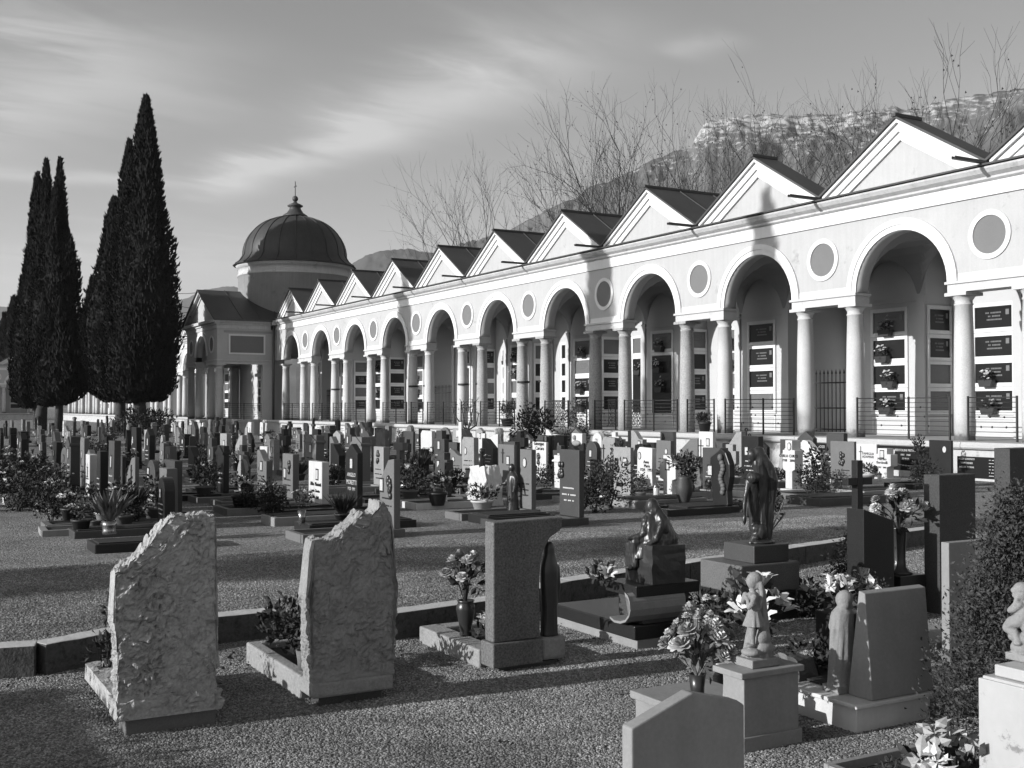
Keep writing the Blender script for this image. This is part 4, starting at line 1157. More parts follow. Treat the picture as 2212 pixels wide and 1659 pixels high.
g_, w_, h_, t_, p_ = M1('e', -10,100,178,300,800, 'block', marble, 'white cross shaped headstone with two lines of capitals on its arms', portrait=('oval',.02,.88), text=[('CARLA CHIUSI',.075,.0,.68),('1938    2000',.065,.0,.60)])
M1('e', 430,650,664,310,830, 'flat', granite_m, 'wide grey headstone with a bronze wreath behind the black cross', relief=(0,.7), marks=True)
M1('e', 830,985,1050,375,690, 'block', marble, 'white shouldered headstone with a framed photograph under the walkway edge', portrait=('rect',.0,.60), text=[('Marino\nBertinelli',.085,0,.47),('1927   2002',.05,0,.30)])
M1('e', 1340,1540,1565,300,730, 'flat', granite_d, 'black headstone with a small oval photograph standing before the walkway wall', portrait=('oval',.12,.75), marks=False)

# white rock with crucifix
def rock_grave(label, sec, xl, xc, xr, yt, yb, seed):
    o, s_ = OFF[sec]; C = G(o+xc*s_, 881.3+yb*s_); w = -solve(C, EX, o+xl*s_); h = EYE+(880-881.3-yt*s_)/FPX*C.y
    pos = C-EX*(w/2); lx, ly = w2loc(pos); TAKEN.append((lx, ly, w))
    return grave(label, pos, 'rough', w*1.05, h, .3, marble, seed=seed, base=.0, bed=1.3, portrait=None, marks=True, lm=bronze), w, h, pos
gr, w_, h_, p_ = rock_grave('white quarried rock headstone with bronze letters and a crucifix on top', 'c', 995, 1170, 1205, 540, 905, 4)
b = MB(); b.tube([(-.02,.12,h_-.08),(0,.12,h_+.28)], .035, 6); b.tube([(-.15,.10,h_+.16),(.0,.11,h_+.14),(.15,.10,h_+.19)], .018, 5); b.ball((.0,.08,h_+.24), (.04,.04,.05), 8, 6); b.tube([(0,.07,h_+.2),(0,.06,h_+.05),(.01,.07,h_-.07)], [.05,.045,.02], 7)
b.build('crucifix', bronze, gr)
# relief block with a bust
bp_ = G(OFF['c'][0]+1990*.2343, 881.3+625*.2343)
# black and white family slabs set along the walkway plinth
def wall_slab(label, xa, xb, z0, z1, m, txt=None, lm=None, y=-1.13, name='memorial_slab', base=True):
    t = thing(name, label, 'memorial slab', loc2w((xa+xb)/2, y), AX)
    a = (xb-xa)/2
    b = MB(); b.box(-a, a, 0, .07, z0, z1); b.build('slab', m, t, bevel=.006)
    if base: b = MB(); b.box(-a-.04, a+.04, -.06, .09, 0, z0-.003); b.build('base', plinth_stone, t, bevel=.006)
    for s_, size, x, z in (txt or []): put_text(t, s_, size, x, z, -.004, lm or letter_w)
    return t, a
def local_x(px, y): # local x on the line local y seen at picture column px
    r = ray(px, 900); k = r.x/r.y; o = loc2w(0, y)
    return (k*o.y - o.x)/(EX.x - k*EX.y)
lx_ = lambda px: local_x(px, -1.13)
wall_slab('black family slab with an open stone book before it, under the walkway edge', lx_(1728), lx_(1795), .16, .70, plaque_blk, [('FAMIGLIA  SOSSI',.09,0,.58)])
t_, a_ = wall_slab('white family slab with a thin cross and capitals under the walkway edge', lx_(1849), lx_(1893), .12, .72, marble, [('FAMIGLIA\nADAMARI',.085,.06,.46)], letter_k)
b = MB(); b.box(-a_*.55, -a_*.55+.015, -.012, .002, .22, .66); b.box(-a_*.55-.05, -a_*.55-.0005, -.01, .002, .52, .537); b.box(-a_*.55+.0155, -a_*.55+.065, -.01, .002, .52, .537); b.build('small_cross', bronze, t_)
t_, a_ = wall_slab('wide black slab with two oval photographs under the walkway edge', lx_(1896), lx_(2003), .14, .70, plaque_blk, [('BERTOLINI PIETRO',.075,.1,.58),('1901   1968',.06,.1,.48),('ANNA',.075,.1,.38)])
for z in (.56,.40):
    b = MB(); b.prism([(-a_*.35+.045*math.cos(i/16*6.283), z+.06*math.sin(i/16*6.283)) for i in range(16)], -.008, .002, 'y'); b.build('photograph', photo_w, t_)
t_, a_ = wall_slab('long black slab with rows of names low on the walkway wall at right', lx_(2060), lx_(2163), .06, .52, plaque_blk, [('RIZZI  LORENZO',.055,-.35,.45),('VISINTAINER',.055,-.35,.36),('NELLA  MARINI',.055,-.35,.27)], y=-1.03, base=False)
b = MB(); rr_ = random.Random(9)
for k in range(6): line_marks(b, .12, [(.46-k*.068, 1)], -.001, rr_, .018)
o_ = b.build('lettering', letter_w, t_, (.28,0,0)); b2 = MB(); rr_ = random.Random(8)
for k in range(6): line_marks(b2, .12, [(.46-k*.068, 1)], -.001, rr_, .018)
b2.build('lettering', letter_w, t_, (.46,0,0))
for i, (pa, pb, m_, z1, lab) in enumerate([(1300,1340,granite_d,.62,'low dark slab set against the walkway wall beside the pale broad headstone'),(1385,1440,marble,.66,'white family slab with thin lettering behind the curved white headstone'),(1560,1600,granite_g,.60,'grey weathered slab on the walkway wall left of the iron cross'),
        (960,1010,granite_m,.60,'pale slab on the walkway wall by the small pruned tree'),(1100,1150,granite_d,.6,'dark slab on the walkway wall beneath the rhododendron'),(2175,2300,granite_d,.5,'black slab low on the walkway wall at the right edge')]):
    wall_slab(lab, lx_(pa), lx_(pb), .14, z1, m_, None)
# open book with a photograph
t = thing('stone_book', 'white stone book with a photograph propped in front of the black family slab', 'stone book', loc2w(lx_(1770), -1.9), AX)
b = MB(); b.prism([(-.22,.30),(.0,.28),(.22,.31),(.22,.62),(0,.60),(-.22,.61)], 0, .04, 'y'); b.build('page', marble, t, bevel=.005)
b = MB(); b.box(-.16, -.06, -.012, .0, .42, .56); b.build('photograph', photo_w, t); b = MB(); b.box(-.08,.08,.03,.12,0,.31); b.build('support', granite_g, t)
# rusty ornamental iron cross by the wall
ic = thing('iron_cross', 'rusty wrought iron cross with ring ends before the walkway wall', 'iron cross', loc2w(local_x(1612,-1.6), -1.6), AX)
b = MB(); b.tube([(0,0,0),(0,0,.95)], .02, 6); b.tube([(-.22,0,.72),(.22,0,.72)], .02, 6)
for cx_, cz_ in ((-.26,.72),(.26,.72),(0,1.0),(-.13,.85),(.13,.85),(-.13,.59),(.13,.59)): ring(b, .035, .055, cz_, -.015, .015, 0, 6.283, 12, cx_)
b.build('cross_bars', granite_r, ic)
# small pruned tree, shrubs and pots by the walkway
pt = thing('pruned_tree', 'small twisted pruned tree in front of the walkway wall', 'tree', loc2w(local_x(1006,-3.3), -3.3))
b = MB(); rr_ = random.Random(12)
b.tube([(0,0,0),(-.03,0,.5),(.08,.02,.85)], [.06,.05,.045], 7)
for dx, dz, k in ((-.45,.55,.028),(.15,.75,.03),(.45,.5,.026),(-.15,.8,.022),(.3,.9,.02)):
    p0 = Vector((.05,0,.75)); p2 = Vector((dx, rr_.uniform(-.3,.3), .85+dz)); p1 = (p0+p2)/2+Vector((rr_.uniform(-.15,.15),0,-.1)); b.tube([p0,p1,p2], [k*1.3,k,k*.7], 5)
    for q in range(4):
        e = p2+Vector((rr_.uniform(-.3,.3), rr_.uniform(-.2,.2), rr_.uniform(.05,.35))); b.tube([p2, (p2+e)/2+Vector((.04,0,.03)), e], [k*.5,k*.35,.006], 4)
b.build('trunk', bark, pt); lf = MB(); leaf_cloud(lf, 70, (0,0,1.55), (.6,.4,.3), .07, rr_, .2); lf.build('leaves', leaf_md, pt, recalc=False)
def at_loc(px, y): return loc2w(local_x(px, y), y)
shrub('rhododendron', 'large leafy rhododendron reaching the walkway railing', 'shrub', at_loc(1150,-2.6), .75, 1.75, 51, 1500, .12, leaf_md)
shrub('box_bush', 'dense dark clipped bush right of the rhododendron', 'shrub', at_loc(1237,-2.3), .62, 1.72, 52, 2200, .07, leaf_dk2)
shrub('rose_bush', 'light leaved rose bush below the pale broad headstone', 'shrub', G(1318,1100), .42, .75, 53, 900, .06, leaf_md)
shrub('low_bush', 'low dark bush right of the large dark reddish headstone', 'shrub', G(1285,1108), .35, .5, 54, 700, .06, leaf_dk2)
shrub('mound_bush', 'long dark hedge like bush left of the chapel porch', 'shrub', loc2w(-50, -8.2), 1.6, 1.7, 55, 1500, .16, leaf_dk2)
shrub('mound_bush', 'lower end of the dark hedge in front of the porch steps', 'shrub', loc2w(-47.5, -9.4), 1.5, 1.1, 56, 1300, .16, leaf_dk2)
def walk_pot(px, y, r, h, label, seed, pr_=.2, n=500):
    p = loc2w(local_x(px, y), y, FL+.01); t = thing('potted_plant', label, 'potted plant', p)
    obj('pot', vase_mesh('pot', .32, pr_, pot_k), t); b = MB(); leaf_cloud(b, n, (0,0,.32+h*.45), (r,r,h*.55), .07, random.Random(seed), .4); b.build('foliage', leaf_dk2, t, recalc=False)
walk_pot(1522, -.45, .24, .28, 'dark pot with a low bushy plant at the walkway edge between two columns', 61)
walk_pot(1095, .2, .42, .75, 'tall potted shrub standing on the walkway behind the railing', 62, .26, 900)

# ---------------------------------------------------------------- the crowded rows filled to the chapel
rr = random.Random(99)
STY = ['flat','flat','flat','round','peak','slantl','slantr','wave','block','latin','bow','capped','thincross','rough','lens']
TONE = [('white', marble, .15), ('pale', limestone, .12), ('grey', granite_m, .21), ('dull', granite_r, .27), ('black', granite_d, .25)]
SNAME = {'flat':'flat','round':'rounded','peak':'gabled','slantl':'slanted','slantr':'slanted','wave':'wavy','block':'shouldered','latin':'crosslike','bow':'bowed','capped':'capped','thincross':'slender cross','rough':'rough','lens':'boatlike'}
ROWS = [-3.3,-5.9,-8.5,-10.9,-13.4,-15.9,-18.5,-21.1,-23.7,-26.3,-28.9,-31.5,-34.5]
RNAME = ['first','second','third','fourth','fifth','sixth','seventh','eighth','ninth','tenth','eleventh','twelfth','thirteenth']
PC = {}; LAST = {}; SEEN = set()
NG = 0; NP = 0
ALL = []
for ri, y in enumerate(ROWS):
    x = 5.0 if ri < 7 else (-.5 - (ri-7)*2.2)
    if ri == 0: x = -1.5
    while x > -66:
        ALL.append((ri, x, y+rr.uniform(-.2,.2)))
        x -= rr.uniform(.78,.98)*(1+max(0,-x-8)/16)
def in_view(p, m=60):
    if p.y < 3: return False
    px, py = proj(p); return -m < px < 2212+m
for ri, x, y in ALL:
    p = loc2w(x, y)
    if not in_view(p, 60 if x < -4 else 620): continue
    if any(abs(x-tx) < .62 and abs(y-ty) < 1.25 for tx, ty, tw in TAKEN): continue
    if ri < 7 and x > 4.3: continue
    # keep clear the ground seen open in the photograph
    px, py = proj(p)
    if py > 1075 and px > 1300: continue
    if py > 1085 and px > 860: continue
    if py > 1100 and px > 400: continue
    if rr.random() < .06: continue
    u_ = rr.random(); acc = 0
    for tn, tm, f in TONE:
        acc += f
        if u_ <= acc: break
    st = rr.choice(STY)
    far = p.y
    zone = 'near the path' if far < 22 else ('halfway along' if far < 45 else 'near the chapel')
    w = rr.uniform(.42,.62); h = rr.uniform(.62,1.08); t = rr.uniform(.09,.16)
    if st in ('latin','thincross'): h += .12
    if st == 'lens': w *= .7
    key = (st, tn, zone != 'near the path')
    if key not in PC:
        rz = random.Random(hash(key[0]+key[1]) % 1000 if False else len(PC)*7+1)
        g = grave('x', p, st, .52, .9, .12 if st != 'capped' else .2, tm, seed=len(PC), portrait=(rz.choice(('oval','rect')), rz.uniform(-.12,.12) if st not in ('latin','block','thincross','lens') else 0, .62) if st not in ('thincross','rough') and rz.random() < .75 else None,
                  marks=st not in ('thincross','latin'), cross=(-.12,.45,.22) if rz.random() < .25 and st in ('flat','round','wave','bow') else None, bed=1.25 if zone == 'near the path' else 0, bedm=rz.choice((marble_old, granite_m, granite_r, granite_d)))
        PC[key] = g; o = g
    else: o = dup(PC[key])
    o.location = p; o.rotation_euler = (rr.gauss(0,.012), rr.gauss(0,.012), AX+rr.gauss(0,.05)); o.scale = (w/.52, t/.12 if st != 'capped' else 1, h/.9)
    me_ = '%s %s' % (tn, SNAME[st]); o['label'] = LB = '%s headstone beside a %s one, %s row from arcade, %s' % (me_, LAST.get(ri, 'low kerbed'), RNAME[ri], zone); LAST[ri] = me_
    if LB in SEEN: o['label'] = LB.replace(' headstone', ' thin headstone' if t < .12 else ' thick headstone', 1)
    SEEN.add(LB)
    if len(o['label'].split()) > 16: o['label'] = o['label'].replace(' one,', ',').replace('a dull','dull').replace('row from arcade','row'); o['group'] = 'headstones in the crowded rows'
    NG += 1
    if rr.random() < (.75 if far < 24 else .5 if far < 45 else .3) and NP < 170:
        pr = PROTO[rr.randrange(len(PROTO))]; kk = (pr['kind'], me_, ri, zone)
        if kk in SEEN: continue
        SEEN.add(kk); q = p - EY*rr.uniform(.35,.95) + EX*rr.uniform(-.2,.2)
        put_plant(pr, q+Vector((0,0,.04)), rr.uniform(.8,1.35), rr.uniform(0,6), '%s by a %s headstone, %s row from arcade, %s' % ({'shrub':'bushy evergreen pot','mums':'pot of blooms','roses':'vase of roses','grass':'tufted grassy pot','low':'low flowering bowl','tall':'tall evergreen pot'}[pr['kind']], me_, RNAME[ri], zone), 'plants on the grave beds')
        NP += 1
print('auto graves', NG, 'plants', NP)
for px, py, r_, h_, lab in ((40,1105,.34,.5,'big dark bush in the front row at the very left edge'),(112,1128,.32,.46,'dark rounded bush behind the dark kerb at left'),(75,1070,.34,.5,'dark bush one row behind the left front row'),(265,1140,.28,.45,'dark low bush right of the shiny metal pot'),(10,1050,.34,.5,'dark bush cut by the left picture edge'),
        (545,1110,.24,.36,'dark bush between capped pillar and boat shaped stone'),(590,1118,.22,.40,'dark bush before the curved top grey headstone'),(900,1080,.3,.55,'rounded dark bush behind the slanting grey headstone'),(970,1075,.3,.5,'dark bush left of the white rock headstone'),(1200,1060,.3,.5,'dark bush behind the large reddish dark headstone'),(1760,1075,.34,.6,'leafy dark bush before the open stone book'),(2000,1060,.3,.6,'dark bush left of the tall square granite slab'),(450,1070,.3,.55,'dark bush left of the capped pillar'),(720,1050,.26,.4,'dark bush behind the bright white headstone')):
    shrub('dark_bush', lab, 'bush', G(px,py), r_, h_, int(px), 650, .06, leaf_dk2, clumps=18)
# plants set on the beds of the measured stones
KN = {'shrub':'bushy potted evergreen','mums':'pot of clustered blooms','roses':'metal vase of cut roses','grass':'tufted grassy potted plant','low':'low flowering bowl','tall':'tall narrow potted evergreen'}
for i, (px, py, k, sc, where) in enumerate([
    (175,1160,6,1.0,'at the dark kerb by the path, left'),(150,1132,1,1.0,'behind the long dark kerb at left'),(120,1115,0,1.0,'at the left end of the front row'),(60,1085,7,1.5,'near the left edge of the picture'),
    (205,1150,5,.8,'left of the shiny metal pot'),(285,1135,3,1.2,'right of the shiny metal pot'),(330,1130,0,1.1,'in front of the round topped dull headstone'),(30,1060,4,1.5,'at the very left edge among dark shrubs'),
    (440,1080,7,1.3,'before the dark capped pillar'),(520,1105,1,1.2,'before the boat shaped stone'),(575,1115,0,.9,'before the curved top grey stone'),(652,1146,2,1.0,'on the black slab before the white headstone'),(740,1140,3,1.0,'before the tall black headstone'),
    (885,1090,0,1.3,'right of the slanting grey headstone'),(945,1100,1,1.3,'left of the white rock headstone'),(1042,1112,4,1.3,'in the bowl before the white rock headstone'),(1135,1110,5,.8,'at the foot of the oval photograph headstone'),
    (1385,1085,0,.8,'on the pale slab before the chiselled white headstone'),(1492,1070,7,.7,'beside the bright cross shaped headstone'),(1762,1065,0,1.5,'before the open stone book'),(1875,1045,4,1.2,'before the white shouldered headstone'),(1720,1040,1,1.1,'beneath the white cross with capitals'),(1990,1040,5,1.3,'left of the black headstone by the wall')]):
    pr = PROTO[k]; put_plant(pr, G(px, py)+Vector((0,0,.06)), sc, i*1.3, '%s %s' % (KN[pr['kind']], where))
# beds and slabs at the path edge
def slab_at(px, py, lx, ly, h, m, label, name='grave_slab'):
    """low slab whose near corner (right front) is seen at px, py"""
    C = G(px, py); t = thing(name, label, 'grave slab', C, AX)
    b = MB(); b.box(-lx, 0, 0, ly, -.02, h); b.build('slab', m, t, bevel=.012); b = MB(); b.box(-lx+.05, -.05, .05, ly-.05, h-.001, h+.012); b.build('bed', soil, t); return t
slab_at(205, 1197, .55, 1.3, .10, granite_d, 'long black grave slab carrying the shiny metal pot')
slab_at(160, 1165, .55, 1.2, .09, granite_r, 'dark kerbed grave left of the long black slab')
slab_at(592, 1138, .6, 1.5, .12, marble_old, 'pale kerbed grave before the curved top headstone')
slab_at(668, 1152, .6, 1.5, .10, granite_d, 'polished black slab under the rose plant')
slab_at(1054, 1135, .6, 1.0, .12, granite_d, 'dark grave slab with a flower bowl before the white rock headstone')
slab_at(1376, 1100, .75, 1.4, .13, marble_old, 'pale thick grave slab before the chiselled white headstone')
slab_at(1484, 1112, .8, 1.6, .10, granite_d, 'black polished grave slab before the flame shaped headstone')
slab_at(1772, 1095, .8, 1.5, .13, granite_r, 'rounded stone grave slab before the wide grey headstone')
slab_at(1867, 1080, .7, 1.1, .15, marble_old, 'pale kerb before the white shouldered headstone')
t = thing('metal_pot', 'shiny ringed metal pot on the long black slab', 'pot', G(236,1172)+Vector((0,0,.1)))
b = MB(); b.lathe([(.075,0),(.085,.03),(.078,.05),(.085,.10),(.09,.16),(.08,.16),(.07,.1)], 20); b.build('pot', brass, t); lf = MB(); rr_ = random.Random(3)
for i in range(90): a = rr_.uniform(0,6.28); leaf(lf, Vector((.02*math.cos(a),.02*math.sin(a),.15)), Vector((math.cos(a)*rr_.uniform(.2,1), math.sin(a)*rr_.uniform(.2,1), 1)), rr_.uniform(.2,.45), .07, rr_)
lf.build('foliage', leaf_lt, t, recalc=False)
def lamp(px, py, sc, label):
    t = thing('grave_lamp', label, 'grave lamp', G(px,py)+Vector((0,0,.1))); t.scale = (sc,)*3
    b = MB(); b.lathe([(.06,0),(.065,.02),(.05,.04),(.055,.15),(.05,.16)], 14); b.build('glass', lamp_glass, t); b = MB(); b.lathe([(.065,.16),(.06,.19),(.02,.22),(.012,.25)], 14); b.build('lid', brass, t)
lamp(1418,1086,1.0,'glass grave lamp left of the bright cross shaped headstone'); lamp(872,1062,.9,'small grave lamp right of the slanting grey headstone'); lamp(1900,1050,.8,'little grave lamp before the white shouldered headstone'); lamp(960,1098,.8,'small grave lamp on the kerb left of the white rock headstone')
t = thing('flower_pot', 'tall dark oval vase of dark flowers on the black polished slab', 'flower vase', G(1478,1100)+Vector((0,0,.1)))
obj('vase', vase_mesh('oval', .42, .15, granite_r), t); b = MB(); rr_ = random.Random(77); leaf_cloud(b, 320, (0,0,.62), (.26,.26,.24), .08, rr_, .4); b.build('foliage', leaf_dk2, t, recalc=False)
t = thing('chain', 'sagging chain between posts before the wide black slab', 'chain', loc2w(local_x(1960,-1.9), -1.9), AX); b = MB()
for i in range(16):
    u_ = i/15*2-1; b.box(u_*.6-.03, u_*.6+.03, -.012, .012, .30+.12*u_*u_-.012, .30+.12*u_*u_+.012)
o_ = b.build('links', brass, t); o_['kind'] = 'stuff'; b = MB(); b.box(-.64,-.61,-.02,.02,0,.44); b.build('post', iron, t); b = MB(); b.box(.61,.64,-.02,.02,0,.44); b.build('post', iron, t)
# ---------------------------------------------------------------- near graves (their plain backs face us)
def nearT(name, label, cat, lx, ly, z=0.0, group=None): return thing(name, label, cat, loc2w(lx, ly, z), AX, group)

def rough_slab(poly, t, seed, step, amp, big=1.0, smooth_back=False):
    """quarried slab: poly is its outline in (y, z); thickness t towards -x; all faces chipped"""
    ys = [p[0] for p in poly]; zs = [p[1] for p in poly]
    y0, y1, z0, z1 = min(ys), max(ys), min(zs), max(zs)
    # left and right edges of the outline per height
    def span(z):
        xs = []
        n = len(poly)
        for i in range(n):
            (a, za), (b_, zb) = poly[i], poly[(i+1) % n]
            if (za <= z < zb) or (zb <= z < za): xs.append(a+(b_-a)*(z-za)/(zb-za))
        return (min(xs), max(xs)) if len(xs) > 1 else None
    def top(y):
        m_ = z0
        n = len(poly)
        for i in range(n):
            (a, za), (b_, zb) = poly[i], poly[(i+1) % n]
            if a != b_ and min(a,b_) <= y <= max(a,b_): m_ = max(m_, za+(zb-za)*(y-a)/(b_-a))
        return m_
    ny = int((y1-y0)/step); nz = int((z1-z0)/step); nt_ = max(3, int(t/step))
    # param cage: columns u across, rows v up; outline followed by scaling each row between its left and right and each column to its top
    def side(u, v):
        y_ = y0+(y1-y0)*u; zt = top(min(max(y_, y0+1e-4), y1-1e-4)); z = z0+(zt-z0)*v
        s_ = span(min(max(z, z0+1e-4), z1-1e-4))
        if s_:
            k = .75
            yl, yr = s_; yy = yl+(yr-yl)*u
            y_ = y_*(1-k)+yy*k if v < .97 else y_*(1-k*.4)+yy*k*.4
        return y_, z
    def dis(p, nrm):
        q = p*6*big+Vector((seed*7.3,0,0))
        w_ = q + Vector((noise.noise(q*1.3), noise.noise(q*1.3+Vector((4,0,0))), noise.noise(q*1.3+Vector((0,4,0)))))*.5
        f = noise.noise(q)*1.0 + .6*noise.noise(w_*2.3+Vector((3,1,4))) + .45*noise.noise(w_*5.1) + .2*noise.noise(q*11)
        dd, pp = noise.voronoi(w_*2.4)
        f = f*.8 - (dd[0]-.3)*1.1 + .5*noise.cell(pp[0]*7) + min(.25, (dd[1]-dd[0])*.8)
        mk = .5+.5*noise.noise(p*4.2+Vector((seed,2,1)))+.25*noise.noise(p*9+Vector((seed,7,1))); f *= .25+1.5*max(0,min(1,mk))
        r_ = Vector((noise.noise(q*1.5+Vector((5,0,0))), noise.noise(q*1.5+Vector((0,5,0))), noise.noise(q*1.5+Vector((0,0,5)))))
        k = min(1.0, max(0.0, (p.z-z0)/.03))
        return p + (nrm*f*amp + r_*amp*.35)*k
    vs_ = []; idx = {}; fs = []
    def V(key, p, nrm):
        if key not in idx: idx[key] = len(vs_); vs_.append(dis(p, nrm))
        return idx[key]
    def pos(i, j, k):
        u, v, w = i/ny, j/nz, k/nt_
        y_, z = side(u, v); 
        return Vector((-t*w, y_, z))
    def nrm(i, j, k):
        n = Vector((0,0,0))
        if k == 0: n.x += 1
        if k == nt_: n.x -= 1
        if i == 0: n.y -= 1
        if i == ny: n.y += 1
        if j == nz: n.z += 1
        if j == 0 and n.length < .1: n.z = -1
        return n.normalized()
    def v_(i, j, k): return V((i,j,k), pos(i,j,k), nrm(i,j,k))
    for j in range(nz):
        for i in range(ny):
            fs.append((v_(i,j,0), v_(i+1,j,0), v_(i+1,j+1,0), v_(i,j+1,0)))
            fs.append((v_(i,j+1,nt_), v_(i+1,j+1,nt_), v_(i+1,j,nt_), v_(i,j,nt_)))
        for k in range(nt_):
            fs.append((v_(0,j,k), v_(0,j+1,k), v_(0,j+1,k+1), v_(0,j,k+1))); fs.append((v_(ny,j,k+1), v_(ny,j+1,k+1), v_(ny,j+1,k), v_(ny,j,k)))
    for i in range(ny):
        for k in range(nt_):
            fs.append((v_(i,nz,k), v_(i+1,nz,k), v_(i+1,nz,k+1), v_(i,nz,k+1))); fs.append((v_(i,0,k+1), v_(i+1,0,k+1), v_(i+1,0,k), v_(i,0,k)))
    b = MB(); b.add(vs_, fs, False); return b
lime_near = mat('quarried_limestone', .38, .85, .28, 7, .25, 60, .5, 70, dark=.20, cut=(.60,.70), spec=.2)
lime_near2 = mat('quarried_limestone_grey', .27, .85, .32, 6, .18, 60, .5, 60, dark=.20, cut=(.54,.70), spec=.2)

# --- first rough stone
t = nearT('rough_gravestone', 'rough pale quarried gravestone with one slanting shoulder, leftmost in front', 'gravestone', 11.15, -20.92)
H1 = 1.06
b = rough_slab([(.0,.165),(.47,.165),(.475,.6),(.465,1.05),(.40,1.06),(.25,1.065),(.19,1.045),(.07,.88),(-.03,.80),(-.035,.6),(-.01,.45)], .13, 1, .0088, .0135, 2.1)
b.build('slab', lime_near, t, (-.02,0,0), recalc=False)
b = rough_slab([(-.02,.08),(.49,.08),(.495,.172),(-.02,.172)], .17, 2, .0105, .016, 1.6); b.build('base', lime_near, t, recalc=False)
b = MB(); b.box(-.20,-.03,.03,.47,-.03,.079); b.build('footing', granite_m, t, bevel=.005)
b = rough_slab([(0,.08),(.48,.08),(.48,.17),(0,.17)], .88, 3, .02, .007, 1.4); b.build('bed', lime_near, t, (-.175,0,-.01), recalc=False)
shrub('ivy_plant', 'small leafy plant growing behind the leftmost rough gravestone', 'plant', loc2w(10.25,-20.80,.15), .15, .38, 71, 120, .05, leaf_md, clumps=8)
tp = thing('flower_pot', 'small dark conical pot behind the leftmost rough gravestone', 'flower pot', loc2w(10.55,-20.78,.18)); obj('pot', vase_mesh('plain', .11, .05, granite_r), tp)

# --- second rough stone, jagged top
t = nearT('rough_gravestone', 'grey rough gravestone with a jagged broken top, second in front', 'gravestone', 11.1, -19.92)
b = rough_slab([(.0,.13),(.46,.13),(.475,.45),(.49,.62),(.475,.70),(.47,.9),(.455,1.0),(.41,1.075),(.37,1.085),(.345,1.03),(.30,1.00),(.27,1.01),(.25,1.03),(.20,.985),(.13,.93),(.075,.875),(.03,.90),(-.01,.885),(-.015,.75),(-.03,.6),(-.02,.4)], .15, 5, .0088, .0115, 1.9)
b.build('slab', lime_near2, t, (-.02,0,0), recalc=False)
b = MB(); b.box(-.22,0,-.01,.455,.05,.132); b.build('base', lime_near2, t, bevel=.012)
b = MB(); b.box(-.17,-.04,.04,.40,-.03,.049); b.build('footing', granite_r, t)
b = MB(); b.box(-1.25,-.225,-.005,.07,-.02,.13); b.box(-1.25,-.225,.39,.46,-.02,.13); b.box(-1.25,-1.18,.07,.39,-.02,.13); b.build('kerb', limestone, t, bevel=.01)
b = MB(); b.box(-1.18,-.225,.07,.39,-.02,.09); b.build('bed', soil, t)
b = MB(); b.box(-.5,-.225,.07,.39,.09,.126); b.build('shelf', limestone, t, bevel=.006)
shrub('bed_plant', 'low leafy plant filling the bed of the jagged gravestone', 'plant', loc2w(10.25,-19.72,.10), .27, .32, 72, 420, .06, leaf_dk2, clumps=12)
tp = thing('flower_pot', 'small knobbly pot on the kerb beside the jagged gravestone', 'flower pot', loc2w(10.74,-19.85,.13)); obj('pot', vase_mesh('plain', .11, .052, granite_m), tp)

# --- sculpting by remeshed volumes
def sculpt(name, parts, voxel, m, parent, M=None, smooth=4, folds=0.0, fs=30., seed=0):
    """parts: list of ('e', centre, radii[, rot]) ellipsoids, ('t', points, radii) limbs, ('l', rings) lofts; one continuous surface"""
    b = MB()
    for p in parts:
        if p[0] == 'e': b.ball(p[1], p[2], 16, 12, None, p[3] if len(p) > 3 else None)
        elif p[0] == 't':
            b.tube(p[1], p[2], 10)
            r_ = p[2] if not isinstance(p[2], (int,float)) else [p[2]]*len(p[1])
            b.ball(p[1][0], r_[0]*.98, 10, 8); b.ball(p[1][-1], r_[-1]*.98, 10, 8)
        elif p[0] == 'l':
            n = 40; vs_ = []; fs_ = []
            for (cx_, cy_, z, rx, ry, fa) in p[1]:
                for i in range(n):
                    a = 2*math.pi*i/n; k = 1+fa*(math.sin(a*9+z*9)*.6+math.sin(a*14+1.3-z*14)*.4); vs_.append((cx_+rx*k*math.cos(a), cy_+ry*k*math.sin(a), z))
            m_ = len(p[1])
            for j in range(m_-1):
                for i in range(n): fs_.append((j*n+i, j*n+(i+1)%n, (j+1)*n+(i+1)%n, (j+1)*n+i))
            fs_.append(tuple(range(n-1,-1,-1))); fs_.append(tuple((m_-1)*n+i for i in range(n)))
            b.add(vs_, fs_, True)
        elif p[0] == 'b': b.box(*p[1], M=p[2] if len(p) > 2 else None)
    me = b.mesh(name, None, recalc=True)
    o = bpy.data.objects.new('tmp_sculpt', me)
    r_ = o.modifiers.new('r', 'REMESH'); r_.mode = 'VOXEL'; r_.voxel_size = voxel
    s_ = o.modifiers.new('s', 'SMOOTH'); s_.factor = .5; s_.iterations = smooth
    me2 = bake(o)
    bpy.data.objects.remove(o); bpy.data.meshes.remove(me)
    if folds:
        nv = len(me2.vertices); co = [0.]*(nv*3); no = [0.]*(nv*3)
        me2.vertices.foreach_get('co', co); me2.vertex_normals.foreach_get('vector', no)
        for i in range(0, nv*3, 3):
            q = Vector((co[i]*fs, co[i+1]*fs, co[i+2]*fs*.28))+Vector((seed,0,0)); f = folds*(noise.noise(q)+.4*noise.noise(q*2.3))
            co[i] += no[i]*f; co[i+1] += no[i+1]*f; co[i+2] += no[i+2]*f
        me2.vertices.foreach_set('co', co)
    me2.polygons.foreach_set('use_smooth', [True]*len(me2.polygons)); me2.materials.clear(); me2.materials.append(m); me2.name = name
    return obj(name, me2, parent)
V3 = lambda *a: Vector(a)

